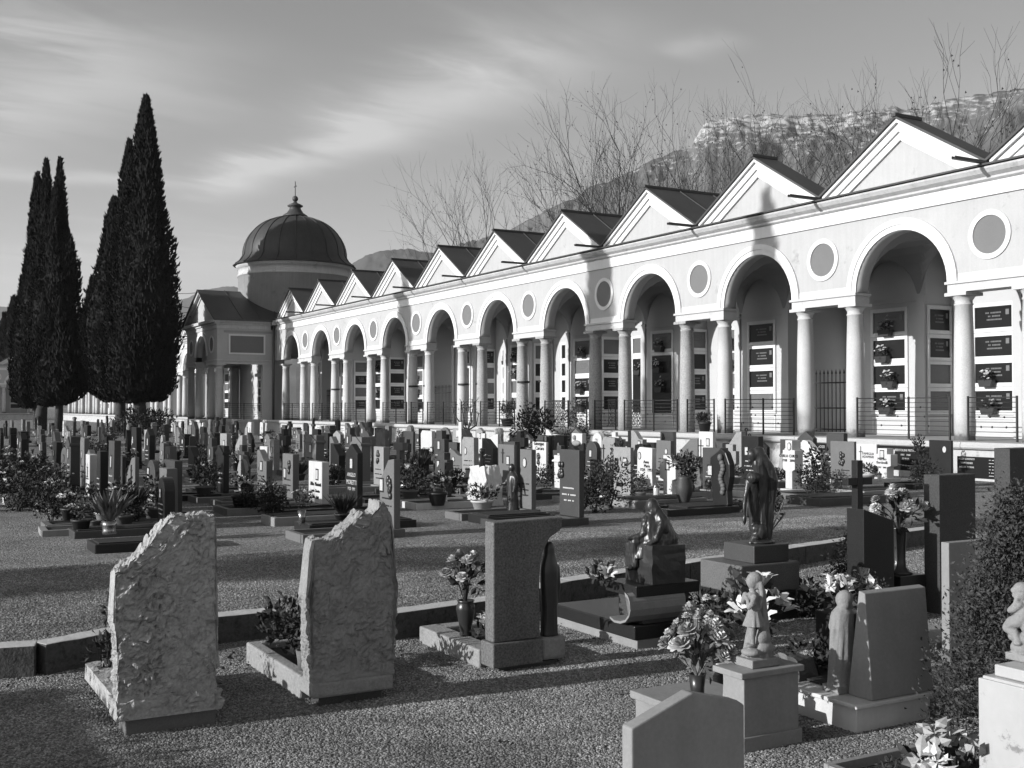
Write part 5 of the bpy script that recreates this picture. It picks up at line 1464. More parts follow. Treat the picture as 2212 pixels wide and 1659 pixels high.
# --- third: dressed slab with an overhanging top and a small madonna
t = nearT('slab_gravestone', 'square speckled slab gravestone whose top overhangs a dark veiled figurine', 'gravestone', 10.86, -18.71)
b = MB(); b.prism([(.0,.18),(.33,.18),(.325,.55),(.345,.70),(.40,.79),(.47,.83),(.49,.845),(.49,.915),(.0,.905)], -.11, 0, 'x'); b.build('slab', granite_s, t, bevel=.008)
b = MB(); b.box(-.14,.02,-.012,.34,.03,.178); b.build('base', granite_s, t, bevel=.008)
b = MB(); b.box(-.13,.0,.343,.52,.035,.175); b.build('side_block', limestone, t, bevel=.02)
b = MB(); b.box(-1.02,-.145,-.02,.12,.0,.115); b.box(-1.02,-.145,.40,.5,.0,.115); b.box(-1.02,-.90,.12,.40,.0,.115); b.box(-.28,-.145,.12,.40,.0,.115); b.build('bed_frame', limestone, t, bevel=.01)
b = MB(); b.box(-.90,-.28,.12,.40,-.02,.09); b.build('bed', soil, t)
b = MB(); b.box(-.12,-.02,.05,.45,-.03,.03); b.build('footing', granite_r, t)
mt = nearT('madonna_figurine', 'dark veiled madonna figurine standing in the notch of the slab gravestone', 'statuette', 10.80, -18.28, .176)
sculpt('figure', [('l', [(0,0,0,.050,.058,.05),(0,0,.02,.048,.056,.06),(0,0,.15,.046,.052,.06),(0,0,.30,.048,.056,.05),(0,0,.40,.048,.058,.03),(0,0,.445,.044,.054,.02),(0,0,.475,.038,.045,.01),(0,0,.505,.034,.036,0),(0,0,.545,.033,.034,0),(0,0,.57,.027,.028,0),(0,0,.585,.015,.015,0)]), ('t', [V3(.0,.056,.42), V3(0,.062,.30), V3(0,.058,.20)], [.02,.02,.012])], .006, bronze, mt, smooth=3, folds=.0015)

# --- vase of roses on its bed
bouquet('tall fluted metal vase of pale roses on the bed of the slab gravestone', 'flower vase', loc2w(10.28,-18.60,.115), 'urn', .23, .062, vase_b, [(ROSE['w'],7,1.05),(ROSE['m'],4,.9)], .18, .31, 81, 34, .075, leaf_md)
fl = nearT('bed_flower', 'drooping cyclamen like flowers in the soil behind the slab gravestone', 'flowers', 10.38, -18.45, .09)
b = MB(); rr_ = random.Random(4); leaf_cloud(b, 60, (0,0,.07), (.14,.14,.08), .07, rr_, .3); b.build('foliage', leaf_md, fl, recalc=False)
for k in range(3): obj('flower', BRACT['m'], fl, (rr_.uniform(-.08,.08), rr_.uniform(-.1,.1), .15)).scale = (.7,.7,.7)

# --- fourth: monument with the seated hooded woman
t = nearT('statue_monument', 'low dark stepped monument with an unrolled stone scroll below a seated statue', 'monument', 10.75, -17.59)
b = MB(); b.box(-1.0,-.0,.02,.60,-.02,.06); b.build('under_kerb', marble_old, t, bevel=.006)
b = MB(); b.box(-1.02,0,0,.62,.061,.155); b.build('slab', granite_d, t, bevel=.008)
b = MB(); b.box(-.30,-.02,.08,.47,.156,.345); b.build('middle_block', granite_r, t, bevel=.006)
b = MB(); b.box(-.34,.02,-.0,.53,.346,.42); b.build('cap_slab', granite_d, t, bevel=.006)
# scroll: a curled sheet of stone leaning on the block
sc = [(0.06,.36),(.03,.345),(.01,.31),(.005,.27),(.02,.225),(.06,.185),(.12,.165),(.19,.162),(.24,.18)]
b = MB(); pr_ = [(x, z) for x, z in sc] + [(x+.004, z+.016) for x, z in reversed(sc)]
b.prism([(-.06-x, z) for x, z in pr_], -.06, .40, 'y', smooth=False); b.build('scroll', marble_old, t, (.10,0,0), bevel=.003)
st = nearT('seated_statue', 'bronze hooded woman seated on a block, seen from behind, one hand on her knee', 'statue', 10.66, -17.53, .421)
k = .00074
def S4(x, y, d=0.): return V3(-d, (x-690)*k, (820-y)*k)      # drawing read off the photograph: right, up, away
me = rough_block(.27,.255,.31,6,amp=.012,top=lambda u: 1.0); me.materials.append(bronze); o_ = obj('seat', me, st, (.08-.11,.195,0)); o_.rotation_euler = (0,0,math.pi/2); o_.location = (.12,.20,0)
P_ = [
 ('l', [(-.03,.22,.24,.10,.145,.05),(-.03,.225,.29,.10,.15,.06),(-.03,.215,.36,.075,.118,.05),(-.03,.20,.42,.06,.095,.04),(-.03,.195,.455,.045,.075,.02),(-.03,.18,.475,.03,.04,0)]),
 ('e', S4(925,140,.03), (.048,.046,.062)), ('e', S4(935,175,.015), (.045,.045,.05)), ('t', [S4(955,180,.0), S4(975,260,-.02), S4(990,340,-.03)], [.035,.05,.045]),
 ('t', [S4(858,262,.03), S4(828,375,.02), S4(775,410,.04), S4(722,420,.06)], [.036,.032,.025,.018]), ('e', S4(712,424,.06), (.016,.03,.012)),
 ('t', [S4(930,470,.08), S4(830,470,.07), S4(765,455,.06)], [.06,.055,.042]), ('t', [S4(762,455,.06), S4(758,560,.06), S4(755,660,.05)], [.040,.030,.024]), ('e', S4(735,690,.07), (.025,.05,.018)), ('t', [S4(800,520,.09), S4(795,600,.09), S4(790,680,.09)], [.04,.035,.03]),
 ('t', [S4(1030,250,.03), S4(1085,330,.02), S4(1100,440,.02)], [.036,.040,.03]), ('e', S4(1088,258,.09), (.036,.034,.04)), ('t', [S4(1088,290,.09), S4(1060,380,.10)], [.035,.045]),
 ('t', [S4(1010,240,-.03), S4(960,330,-.055), S4(880,440,-.05), S4(800,480,-.03)], [.015,.018,.018,.014]), ('t', [S4(985,230,-.04), S4(930,310,-.06), S4(890,400,-.055)], [.010,.013,.012]),
 ('l', [(-.06,.20,.16,.13,.17,.05),(-.05,.21,.23,.12,.165,.07),(-.04,.22,.27,.10,.15,.06)])]
sculpt('figure', P_, .005, bronze, st, smooth=2, folds=.0045, fs=42)
def bunch(label, lx, ly, z, heads, spread, hgt, seed, nleaf=60, ls=.06, lm=None, cat='flowers', stems=True):
    rr = random.Random(seed); t = nearT('flower_bunch', label, cat, lx, ly, z); lf = MB()
    for me, n, sc in heads:
        for i in range(n):
            a = rr.uniform(0,6.28); el = rr.uniform(.1,1); o = V3(math.cos(a)*spread*el, math.sin(a)*spread*el, hgt*(1-.4*el*el)*rr.uniform(.75,1.05))
            f = obj('flower', me, t, o); f.rotation_mode = 'QUATERNION'; f.rotation_quaternion = (o+V3(0,0,.05)).to_track_quat('Z','Y'); s_ = sc*rr.uniform(.85,1.15); f.scale = (s_,)*3
            lf.tube([(0,0,0), o*.5+V3(0,0,.02), o], .004, 4, cap=False)
    leaf_cloud(lf, nleaf, (0,0,hgt*.5), (spread,spread,hgt*.5), ls, rr, .5); lf.build('foliage', lm or leaf_md, t, recalc=False); return t
bunch('pale lily and leaves lying left of the seated statue', 10.55, -17.70, .42, [(LILY['w'],2,1.0),(MUM['m'],3,.8)], .12, .12, 91, 40, .07)
bunch('bunch of small pale carnations right of the seated statue', 10.30, -17.05, .30, [(MUM['w'],5,.8),(MUM['m'],6,.9)], .16, .34, 92, 120, .05, leaf_dk2)
shrub('low_shrub', 'dark leafy low shrub between the two statue monuments', 'shrub', loc2w(10.75,-16.95), .22, .32, 93, 420, .045, leaf_dk2)
tp = nearT('small_boulder', 'small mottled boulder at the corner of the stepped monument', 'stone', 10.95, -17.27, .12)
me = rough_block(.22,.13,.10,9,amp=.03); me.materials.append(granite_s); obj('boulder', me, tp)
b = MB(); b.box(-.1,.12,-.02,.12,-.14,.0); b.build('support', granite_r, tp)

# --- fifth: standing woman with a fallen figure, on stepped granite
t = nearT('statue_monument', 'tall stepped granite plinth carrying the standing bronze woman', 'monument', 10.42, -16.34)
b = MB(); b.box(-.55,.0,.0,.60,-.02,.21); b.build('bottom_step', granite_d, t, bevel=.008)
b = MB(); b.box(-.50,-.02,-.03,.55,.211,.425); b.build('middle_step', granite_g, t, bevel=.01)
b = MB(); b.box(-.40,-.05,.12,.47,.426,.56); b.build('top_block', granite_r, t, bevel=.008)
st = nearT('standing_statue', 'tall bronze veiled woman bowing her head over a fallen figure with a hanging arm', 'statue', 10.22, -16.03, .561)
k5 = .000577
def S5(x, y, d=0.): return V3(-d, (x-850)*k5, (1390-y)*k5)
P_ = [('l', [(0,.02,0,.07,.075,.05),(0,.015,.02,.06,.065,.06),(0,.02,.15,.05,.052,.08),(0,.02,.30,.048,.052,.07),(0,.02,.44,.05,.06,.05),(0,.015,.55,.05,.065,.03),(0,.0,.60,.045,.06,.02),(0,-.02,.63,.03,.035,0)]),
 ('e', S5(775,235,.02), (.040,.046,.058), Matrix.Rotation(.5,3,'X')), ('e', S5(740,300,.03), (.02,.018,.025)), ('e', S5(690,175,.03),(.008,.012,.006)),
 ('t', [S5(820,190,0), S5(890,290,-.02), S5(980,420,-.035), S5(1020,560,-.04), S5(1030,700,-.03), S5(1000,950,-.02), S5(950,1340,-.02)], [.042,.044,.042,.042,.038,.036,.036]),
 ('t', [S5(850,200,0), S5(860,420,.0)], [.05,.05]),
 ('e', S5(690,520,-.03), (.048,.05,.046)), ('e', S5(660,585,.0),(.03,.03,.03)),
 ('t', [S5(700,600,-.01), S5(730,780,.0), S5(760,1000,.01), S5(790,1200,.02)], [.038,.042,.04,.042]), ('t', [S5(650,580,-.01), S5(590,760,-.01), S5(575,930,-.01), S5(572,1040,-.01)], [.022,.017,.014,.011]), ('t', [S5(572,1040,-.01), S5(564,1090,-.01), S5(574,1135,-.01)], [.015,.013,.006]), ('t', [S5(592,1045,-.01), S5(592,1110,-.01)], [.007,.005]),
 ('t', [S5(690,860,.03), S5(680,1040,.03)], [.012,.010]),
 ('e', S5(810,1240,-.05), (.03,.045,.062)), ('t', [S5(760,1200,-.02), S5(730,1320,-.03), S5(660,1380,-.02)], [.045,.035,.022]), ('e', S5(850,1375,-.03), (.08,.11,.02))]
sculpt('figure', P_, .005, bronze, st, smooth=2, folds=.004, fs=42, seed=3)
tp = nearT('potted_plant', 'leggy plant with many stems in a bucket pot beside the granite plinth', 'potted plant', 10.02, -15.80, .36)
obj('pot', vase_mesh('pot', .14, .085, granite_m), tp); b = MB(); rr_ = random.Random(8)
for i in range(26):
    a = rr_.uniform(0,6.28); q = rr_.uniform(.05,.2); b.tube([(0,0,.1),(q*.3*math.cos(a),q*.3*math.sin(a),.25),(q*math.cos(a),q*math.sin(a),rr_.uniform(.38,.55))], .005, 4, cap=False)
b.build('stem', leaf_lt, tp, recalc=False); b = MB(); leaf_cloud(b, 330, (0,0,.46), (.22,.22,.15), .045, rr_, .3); b.build('foliage', leaf_md, tp, recalc=False)
b = MB(); b.box(-.12,.12,-.12,.12,-.37,0); b.build('stand', granite_r, tp)
shrub('low_shrub', 'low dark plants in the bed right of the granite plinth', 'shrub', loc2w(10.45,-15.72), .26, .26, 94, 420, .05, leaf_dk2)
tp = nearT('leaning_tablet', 'dark tablet leaning in the bed right of the granite plinth', 'tablet', 10.75, -15.70, .1); b = MB(); b.prism([(0,0),(.10,.32),(.13,.31),(.03,-.01)], 0, .17, 'x'); b.build('tablet', granite_d, tp, bevel=.004)
b = MB(); b.box(-.05,.2,-.05,.15,-.12,.0); b.build('base', granite_r, tp)

# --- child on a rock, white pedestal and its bed with roses
t = nearT('white_pedestal', 'white marble pedestal with a flat cap under the girl statuette', 'pedestal', 12.81, -18.45)
b = MB(); b.prism([(-.17,.0),(.0,.0),(.0,.34),(-.145,.34)], .0, .34, 'y'); b.build('body', marble_old, t, bevel=.004)
b = MB(); b.box(-.19,.02,-.03,.36,.342,.372); b.build('cap', marble_old, t, bevel=.005)
b = MB(); b.box(-.18,.012,-.012,.352,-.02,.07); b.build('foot', marble_old, t, bevel=.004)
b = MB(); b.box(-.72,-.185,-.10,.36,-.02,.105); b.build('bed', marble_old, t, bevel=.008)
b = MB(); b.box(-.74,-.195,-.12,.38,.106,.145); b.build('bed_slab', marble_old, t, bevel=.006)
st = nearT('girl_statuette', 'small carved girl with a braid standing by a rock on the white pedestal', 'statuette', 12.76, -18.33, .373)
k6 = .000415
def S6(x, y, d=0.): return V3(-d, (x-340)*k6+.03, (1225-y)*k6)
P_ = [('b', (-.12,.03,-.05,.12,0,.04)),
 ('l', [(-.05,.045,.03,.07,.075,.14),(-.05,.055,.08,.062,.066,.16),(-.06,.066,.14,.05,.055,.16),(-.065,.075,.20,.042,.046,.14),(-.07,.08,.27,.036,.04,.12),(-.07,.082,.34,.032,.034,.08),(-.07,.08,.375,.016,.018,0)]),
 ('e', S6(235,1060,.02), (.05,.045,.022)), ('e', S6(400,1020,.0), (.03,.05,.03)), ('e', S6(380,900,.0), (.025,.04,.035)),
 ('l', [(-.025,S6(288,0).y,S6(0,768).z,.050,.053,.10),(-.025,S6(290,0).y,S6(0,740).z,.047,.050,.10),(-.025,S6(292,0).y,S6(0,660).z,.036,.039,.07),(-.025,S6(293,0).y,S6(0,575).z,.026,.029,.02),(-.025,S6(280,0).y,S6(0,500).z,.028,.032,.02),(-.025,S6(272,0).y,S6(0,420).z,.027,.036,.01),(-.025,S6(272,0).y,S6(0,385).z,.018,.022,0)]),
 ('t', [S6(275,390,.025), S6(275,330,.028)], [.014,.014]),
 ('e', S6(278,258,.028), (.030,.031,.036)), ('e', S6(300,225,.022), (.035,.036,.031)), ('e', S6(318,275,.016), (.028,.024,.034)), ('e', S6(236,268,.03), (.007,.010,.006)), ('e', S6(242,300,.03), (.010,.008,.006)), ('e', S6(250,318,.03), (.012,.010,.008)),
 ('t', [S6(228,425,-.008), S6(178,510,-.014), S6(170,545,.004)], [.016,.014,.011]), ('t', [S6(170,545,.004), S6(190,470,.02), S6(178,425,.028)], [.011,.010,.008]), ('t', [S6(240,425,.06), S6(195,510,.058), S6(180,450,.036)], [.016,.013,.009]),
 ('t', [S6(325,280,-.008), S6(330,400,-.014), S6(322,500,-.01), S6(318,570,-.006)], [.012,.011,.010,.006]),
 ('t', [S6(238,765,.012), S6(232,860,.010), S6(250,960,.012)], [.016,.0145,.011]), ('t', [S6(285,765,.045), S6(288,860,.045), S6(280,965,.045)], [.016,.014,.011]), ('e', S6(225,985,.012), (.013,.026,.010)), ('e', S6(260,990,.045), (.013,.026,.010))]
sculpt('figure', P_, .0034, sandstone, st, smooth=2, folds=.0009, fs=45, seed=5)
bunch('pale flowers just behind the girl statuette', 11.75, -17.75, .38, [(MUM['w'],4,.9),(BRACT['w'],2,.6)], .10, .14, 95, 30, .06)
tp = nearT('flower_stand', 'narrow stone stand holding the pale flowers behind the girl statuette', 'stand', 11.75, -17.75); b = MB(); b.box(-.06,.06,-.06,.06,-.02,.37); b.build('stand', granite_r, tp, bevel=.006)
bouquet('square dark vase overflowing with pale roses on the white bed slab', 'flower vase', loc2w(12.47,-18.45,.146), 'plain', .15, .042, vase_b, [(ROSE['m'],16,1.15),(ROSE['w'],9,1.05),(MUM['w'],8,.7)], .175, .30, 83, 130, .055, leaf_lt)

# --- praying child beside a tapered headstone on a marble bed
t = nearT('marble_grave', 'white marble grave bed with a dark backed tapered headstone', 'grave', 12.84, -17.76)
b = MB(); b.box(-1.0,.0,.0,.53,-.02,.122); b.build('bed', marble, t, bevel=.006)
b = MB(); b.box(-1.03,.03,-.03,.56,.123,.145); b.build('bed_slab', marble, t, bevel=.006)
b = MB(); b.prism([(-.15,.146),(.01,.146),(-.035,.67),(-.075,.68)], .10, .54, 'y'); b.build('headstone', marble_old, t, bevel=.005)
b = MB(); b.box(-.85,-.3,.12,.45,.146,.16); b.build('planting', soil, t)
st = nearT('praying_statuette', 'small carved child in a long robe, praying, left of the tapered headstone', 'statuette', 12.62, -17.72, .146)
k7 = .00043
def S7(x, y, d=0.): return V3(-d, (x-1250)*k7+.09, (1540-y)*k7)
P_ = [('b', (-.06,.06,.01,.15,0,.035)), ('l', [(0,.085,.03,.062,.078,.04),(0,.085,.06,.060,.075,.06),(0,.088,.20,.054,.068,.06),(0,.092,.33,.052,.064,.04),(0,.098,.40,.050,.062,.02),(0,.105,.435,.028,.032,0),(0,.11,.45,.016,.018,0)]),
 ('e', S7(1300,465,.01), (.037,.040,.044)), ('e', S7(1290,445,-.008), (.040,.043,.044)), ('e', S7(1265,520,-.01), (.034,.032,.030)), ('e', S7(1330,530,-.005), (.03,.028,.026)), ('e', S7(1350,500,.03), (.016,.012,.018)), ('e', S7(1372,480,.035), (.008,.008,.008)), ('e', S7(1262,490,-.02), (.008,.010,.012)), ('t', [S7(1225,430,.0), S7(1215,500,-.005), S7(1230,560,-.005)], [.014,.014,.010]),
 ('t', [S7(1415,640,.02), S7(1475,770,.04), S7(1440,650,.08)], [.026,.026,.018]), ('t', [S7(1210,640,.02), S7(1180,790,.03), S7(1300,690,.08)], [.026,.024,.016]), ('t', [S7(1400,640,.085), S7(1430,560,.09)], [.012,.008]),
 ('t', [S7(1130,800,.0), S7(1115,950,.0)], [.02,.012])]
sculpt('figure', P_, .0038, sandstone, st, smooth=2, folds=.0012, fs=40, seed=7)
bouquet('dark vase of white lilies between the two child statuettes', 'flower vase', loc2w(12.10,-17.72,.145), 'tall', .22, .045, vase_b, [(LILY['w'],9,1.35)], .17, .30, 84, 50, .10, leaf_md)
bunch('leafy plants on the marble bed behind the praying statuette', 12.25, -17.45, .146, [(MUM['m'],4,.6)], .18, .18, 96, 150, .05, leaf_md)
bunch('cream poinsettias in bloom behind the tapered headstone', 12.28, -17.28, .48, [(BRACT['w'],5,1.0),(BRACT['m'],4,1.0),(MUM['w'],2,.9)], .20, .16, 97, 60, .08)
tp = nearT('flower_stand', 'stone stand under the cream poinsettias', 'stand', 12.28, -17.28); b = MB(); b.box(-.10,.10,-.10,.10,-.02,.47); b.build('stand', granite_d, tp, bevel=.006)
tp = nearT('folded_cloth', 'dark crumpled wrapping lying at the foot of the lily vase', 'wrapping', 12.28, -17.70, .146); me = rough_block(.2,.10,.14,3,amp=.04); me.materials.append(granite_r); obj('wrapping', me, tp)

# --- gabled white headstone cut by the lower frame
t = nearT('gabled_headstone', 'white headstone with a low gabled top cut off by the lower picture edge', 'headstone', 13.67, -19.70)
b = MB(); b.prism([(0,.08),(.503,.08),(.503,.515),(.47,.535),(.262,.588),(0,.497)], -.06, 0, 'x'); b.build('headstone', marble_old, t, bevel=.006)
b = MB(); b.box(-.09,.03,-.03,.533,-.02,.08); b.build('base', marble_old, t, bevel=.006)
# --- right edge: pedestal with a cherub
t = nearT('white_pedestal', 'large white veined marble pedestal with moulded cap at the right edge', 'pedestal', 14.55, -18.25)
marble_v = mat('veined_marble', .42, .35, .10, 4, .03, 30, spec=.45, dark=.22, cut=(.60,.66))
b = MB(); b.box(-.60,0,0,.32,.10,.57); b.build('body', marble_v, t, bevel=.004)
b = MB(); b.box(-.61,.01,-.012,.012,.05,.56); b.build('corner_strip', marble_v, t, (0,0,0), bevel=.004)
b = MB(); b.box(-.57,-.03,.03,.29,.571,.615); b.build('cap', marble_v, t, bevel=.005)
b = MB(); b.box(-.63,.03,-.03,.35,-.02,.10); b.build('base', marble_v, t, bevel=.005)
st = nearT('cherub_statuette', 'small carved cherub sitting on rocks on the right edge pedestal', 'statuette', 13.99, -18.07, .616)
k8 = .00026
def S8(x, y, d=0.): return V3((x-1050)*k8, d, (1340-y)*k8)
P_ = [('b', (-.045,.08,-.04,.06,0,.028)), ('e', S8(1060,1160,.01), (.05,.05,.035)), ('e', S8(1080,1050,.015), (.045,.045,.035)), ('e', S8(960,1000,-.01), (.025,.025,.02)),
 ('e', S8(1060,330,.0), (.034,.033,.036)), ('e', S8(1075,270,.0), (.034,.034,.026)), ('e', S8(1010,375,-.028), (.008,.008,.008)), ('e', S8(1010,300,-.022), (.018,.014,.014)),
 ('t', [S8(1110,470,.01), S8(1100,600,.01), S8(1080,740,.01)], [.026,.036,.038]), ('t', [S8(1080,500,-.02), S8(990,590,-.03), S8(940,610,-.03)], [.017,.014,.011]), ('t', [S8(945,605,-.03), S8(1040,500,-.03), S8(1060,430,-.03)], [.012,.011,.01]),
 ('t', [S8(1060,740,-.01), S8(940,800,-.02), S8(870,870,-.02)], [.030,.026,.020]), ('t', [S8(870,880,-.02), S8(1000,950,-.02), S8(1070,1040,-.03)], [.021,.018,.012]), ('e', S8(1075,1070,-.035),(.02,.014,.010)),
 ('e', S8(1150,800,.01), (.03,.035,.045))]
sculpt('figure', P_, .0034, sandstone, st, smooth=3, folds=.0008, fs=60, seed=11)

# --- kerbed bed with poinsettias, lower right
t = nearT('kerbed_bed', 'low marble kerbed plant bed at the lower right corner', 'grave bed', 13.33, -18.47)
b = MB(); b.box(0,.035,0,.56,-.02,.10); b.box(.035,1.0,0,.035,-.02,.10); b.build('kerb', marble_old, t, bevel=.005)
b = MB(); b.box(.035,1.0,.035,.56,-.02,.06); b.build('bed', soil, t)
bunch('creamy poinsettia plant spreading in the kerbed bed at lower right', 13.80, -18.22, .06, [(BRACT['m'],7,1.15),(BRACT['w'],5,1.0)], .20, .24, 98, 90, .08, leaf_md)
shrub('ground_plant', 'low small leaved plants covering the kerbed bed soil', 'plant', loc2w(13.62,-18.30,.04), .20, .10, 99, 260, .03, leaf_md, clumps=16)
# --- conifer
def conifer(label, lx, ly, h, r, seed, n, m, z=0., nc=115, blob=.055):
    rr = random.Random(seed); t = nearT('conifer_shrub', label, 'conifer', lx, ly, z); b = MB(); tw = MB()
    tw.tube([(0,0,0),(.01,0,h*.5),(0,0,h*.9)], [.03,.02,.005], 6)
    cl = []
    for i in range(nc):
        q = rr.random()**.75; a = rr.uniform(0,6.28); k = rr.uniform(.45,1.05) if rr.random() < .8 else rr.uniform(1.0,1.1)
        R_ = r*(1-q)**.7*k; c = V3(math.cos(a)*R_, math.sin(a)*R_, .03+q*h*.95); cl.append((c, V3(math.cos(a), math.sin(a), .5)))
        if i < 40: tw.tube([(0,0,max(0,c.z-.25*h*.6)), c*.6+V3(0,0,c.z*.3), c], [.008,.005,.002], 4, cap=False)
    for i in range(n):
        c, o = cl[i % nc]
        p = c + V3(rr.gauss(0,blob), rr.gauss(0,blob), rr.gauss(0,blob*1.2))
        d = o*rr.uniform(.2,1.0)+V3(rr.gauss(0,.6), rr.gauss(0,.6), rr.gauss(.2,.6))
        l = rr.uniform(.014,.036); leaf(b, p, d, l, l*.45, rr, .15)
    b.build('foliage', m, t, recalc=False); tw.build('trunk', bark, t, recalc=False); return t
conifer('bushy grey green conifer beside the right edge pedestal', 13.22, -17.05, 1.13, .38, 201, 21000, mat('conifer_leaf', .06, .75, .5, 9, .3, 70, spec=.2))
conifer('small round conifer left of the thin white slab', 11.7, -16.45, .42, .22, 202, 5000, leaf_md, nc=50, blob=.045)
conifer('bushy conifer behind the flower column, left of the tall dark slab', 10.4, -15.15, .66, .24, 203, 6000, leaf_md, nc=60, blob=.05)
# --- thin white slab, dark slabs, cross
t = nearT('slab_gravestone', 'thin white marble slab half hidden by the conifer', 'gravestone', 12.0, -16.06)
b = MB(); b.box(-.06,0,0,.5,.06,.745); b.build('slab', marble_old, t, bevel=.004); b = MB(); b.box(-.1,.03,-.03,.53,-.02,.06); b.build('base', granite_m, t); b = MB(); b.box(-1.0,-.1,0,.5,-.02,.10); b.build('bed', limestone, t, bevel=.006)
t = nearT('slab_gravestone', 'dark granite gravestone with a top sloping down to the right under a black cross', 'gravestone', 10.80, -15.53)
b = MB(); b.prism([(0,.0),(.32,.0),(.32,.74),(.0,.84)], -.17, 0, 'x'); b.build('slab', granite_d, t, bevel=.005)
b = MB(); b.box(-1.0,-.175,0,.5,-.02,.10); b.build('bed', granite_d, t, bevel=.006)
tp = nearT('black_cross', 'black square barred cross standing on the sloping dark gravestone', 'cross', 10.70, -15.54, .80)
b = MB(); b.box(-.03,.03,.02,.08,0.0,.40); b.box(-.03,.03,-.075,.0195,.215,.27); b.box(-.03,.03,.0805,.18,.215,.27); b.build('cross', granite_d, tp, bevel=.004)
t = nearT('slab_gravestone', 'tall square dark granite slab with a lit speckled edge', 'gravestone', 10.88, -14.80)
b = MB(); b.box(-.15,0,0,.42,.0,1.075); b.build('slab', mat('rough_dark_granite', .045, .6, .15, 5, .6, 120, .2, 110), t, bevel=.006); b = MB(); b.box(-1.0,-.155,-.02,.45,-.02,.10); b.build('bed', granite_r, t, bevel=.006)
t = nearT('slab_gravestone', 'dark granite slab at the right edge with a stepped side', 'gravestone', 10.4, -13.32)
b = MB(); b.box(-.16,0,0,.5,.0,1.24); b.build('slab', MATS['rough_dark_granite'], t, bevel=.006); b = MB(); b.box(.005,.10,-.06,.4,.0,.70); b.build('back_block', granite_d, t, bevel=.006)
bouquet('tall bronze flower column with a broad spray of pale roses and carnations', 'flower vase', loc2w(10.62,-14.96,.30), 'tall', .36, .062, vase_b, [(MUM['w'],4,1.5),(ROSE['w'],5,1.2),(MUM['m'],5,1.5),(ROSE['m'],3,1.1)], .24, .30, 85, 70, .07, leaf_dk2)
tp = nearT('dark_block', 'low dark block carrying the bronze flower column', 'block', 10.62, -14.96); b = MB(); b.box(-.14,.14,-.14,.14,-.02,.30); b.build('block', granite_d, tp, bevel=.006)
# --- standing bronze figure in the middle field
st = thing('bronze_figure', 'bronze robed figure with outspread arm beside the tall grey headstone', 'statue', G(1107,1112), AX)
P_ = [('l', [(0,0,0,.11,.10,.05),(0,0,.05,.10,.09,.07),(0,0,.30,.085,.08,.08),(0,0,.48,.095,.08,.05),(0,0,.58,.10,.07,.03),(0,0,.63,.05,.045,0)]), ('e', V3(-.01,-.01,.70), (.05,.05,.065)), ('t', [V3(.09,0,.56),V3(.14,-.03,.45),V3(.17,-.08,.36)], [.035,.03,.02]), ('t', [V3(-.09,0,.56),V3(-.14,-.04,.46),V3(-.20,-.10,.44)], [.035,.03,.02])]
sculpt('figure', P_, .012, bronze, st, smooth=2, folds=.006, fs=22)
# relief block with a bust, on the black headstone
C_ = G(OFF['c'][0]+2060*.2343, 881.3+620*.2343)
tp = thing('bust_relief', 'white relief block with a carved bust on the black headstone', 'relief', C_ - EX*.30 + Vector((0,0,.72)), AX)
b = MB(); b.box(-.20,.24,.0,.12,0,.26); b.build('block', marble, tp, bevel=.006)
sculpt('bust', [('e', V3(-.06,-.02,.16), (.05,.05,.06)), ('e', V3(.02,-.02,.03), (.17,.06,.07))], .012, limestone, tp)

# ---------------------------------------------------------------- kerb between the path and the front plot
KPT = [(8.95,-23.2),(9.35,-21.9),(9.52,-21.1),(9.30,-20.6),(9.13,-20.0),(9.10,-19.5)]
KPT2 = [(9.62,-18.95),(9.45,-18.0),(8.95,-17.0),(8.60,-15.5),(8.40,-14.6),(8.0,-12.8),(7.8,-11.9),(7.6,-10.8)]
kerb_root = thing('stone_kerb', 'low stone kerb curving between the gravel path and the front graves', 'kerb', loc2w(9.1,-18), AX)
km = mat('kerb_rough_shaded_side', .09, .95, .25, 6, .25, 50, .6, 40, dark=.04, cut=(.50,.65)); km_top = mat('kerb_sunlit_top', .50, .85, .15, 5, .15, 50, .2, 50)  # shade painted into the rough sides, sunlight into the paler top
def kerb_run(pts, slope_end=False):
    # cut the run into stones of about 0.9 m
    P = [Vector((x-9.1, y+18, 0)) for x, y in pts]; segs = []
    for a, c in zip(P, P[1:]):
        n = max(1, round((c-a).length/.9))
        for i in range(n): segs.append((a.lerp(c, i/n), a.lerp(c, (i+1)/n)))
    for i, (a, c) in enumerate(segs):
        d = (c-a).normalized(); n_ = Vector((-d.y, d.x, 0)); g_ = .004
        b = MB(); w = .085
        q = [a+d*g_-n_*w, c-d*g_-n_*w, c-d*g_+n_*w, a+d*g_+n_*w]
        m_ = 5; vs_ = []; fs_ = []
        for k_ in range(m_+1):
            f = k_/m_
            for s_ in (-1, 1):
                p = (a+d*g_).lerp(c-d*g_, f)+n_*w*s_
                j_ = .006*noise.noise(p*9)
                vs_.append((p.x, p.y, -.03)); vs_.append((p.x+n_.x*s_*j_, p.y+n_.y*s_*j_, .185+j_))
        for k_ in range(m_):
            o = k_*4
            fs_ += [(o,o+4,o+5,o+1),(o+2,o+3,o+7,o+6),(o+1,o+5,o+7,o+3)]
        fs_ += [(0,1,3,2),(m_*4,m_*4+2,m_*4+3,m_*4+1)]
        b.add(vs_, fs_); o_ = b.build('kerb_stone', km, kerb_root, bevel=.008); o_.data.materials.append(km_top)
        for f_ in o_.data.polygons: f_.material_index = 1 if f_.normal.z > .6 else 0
kerb_run(KPT); kerb_run(KPT2)
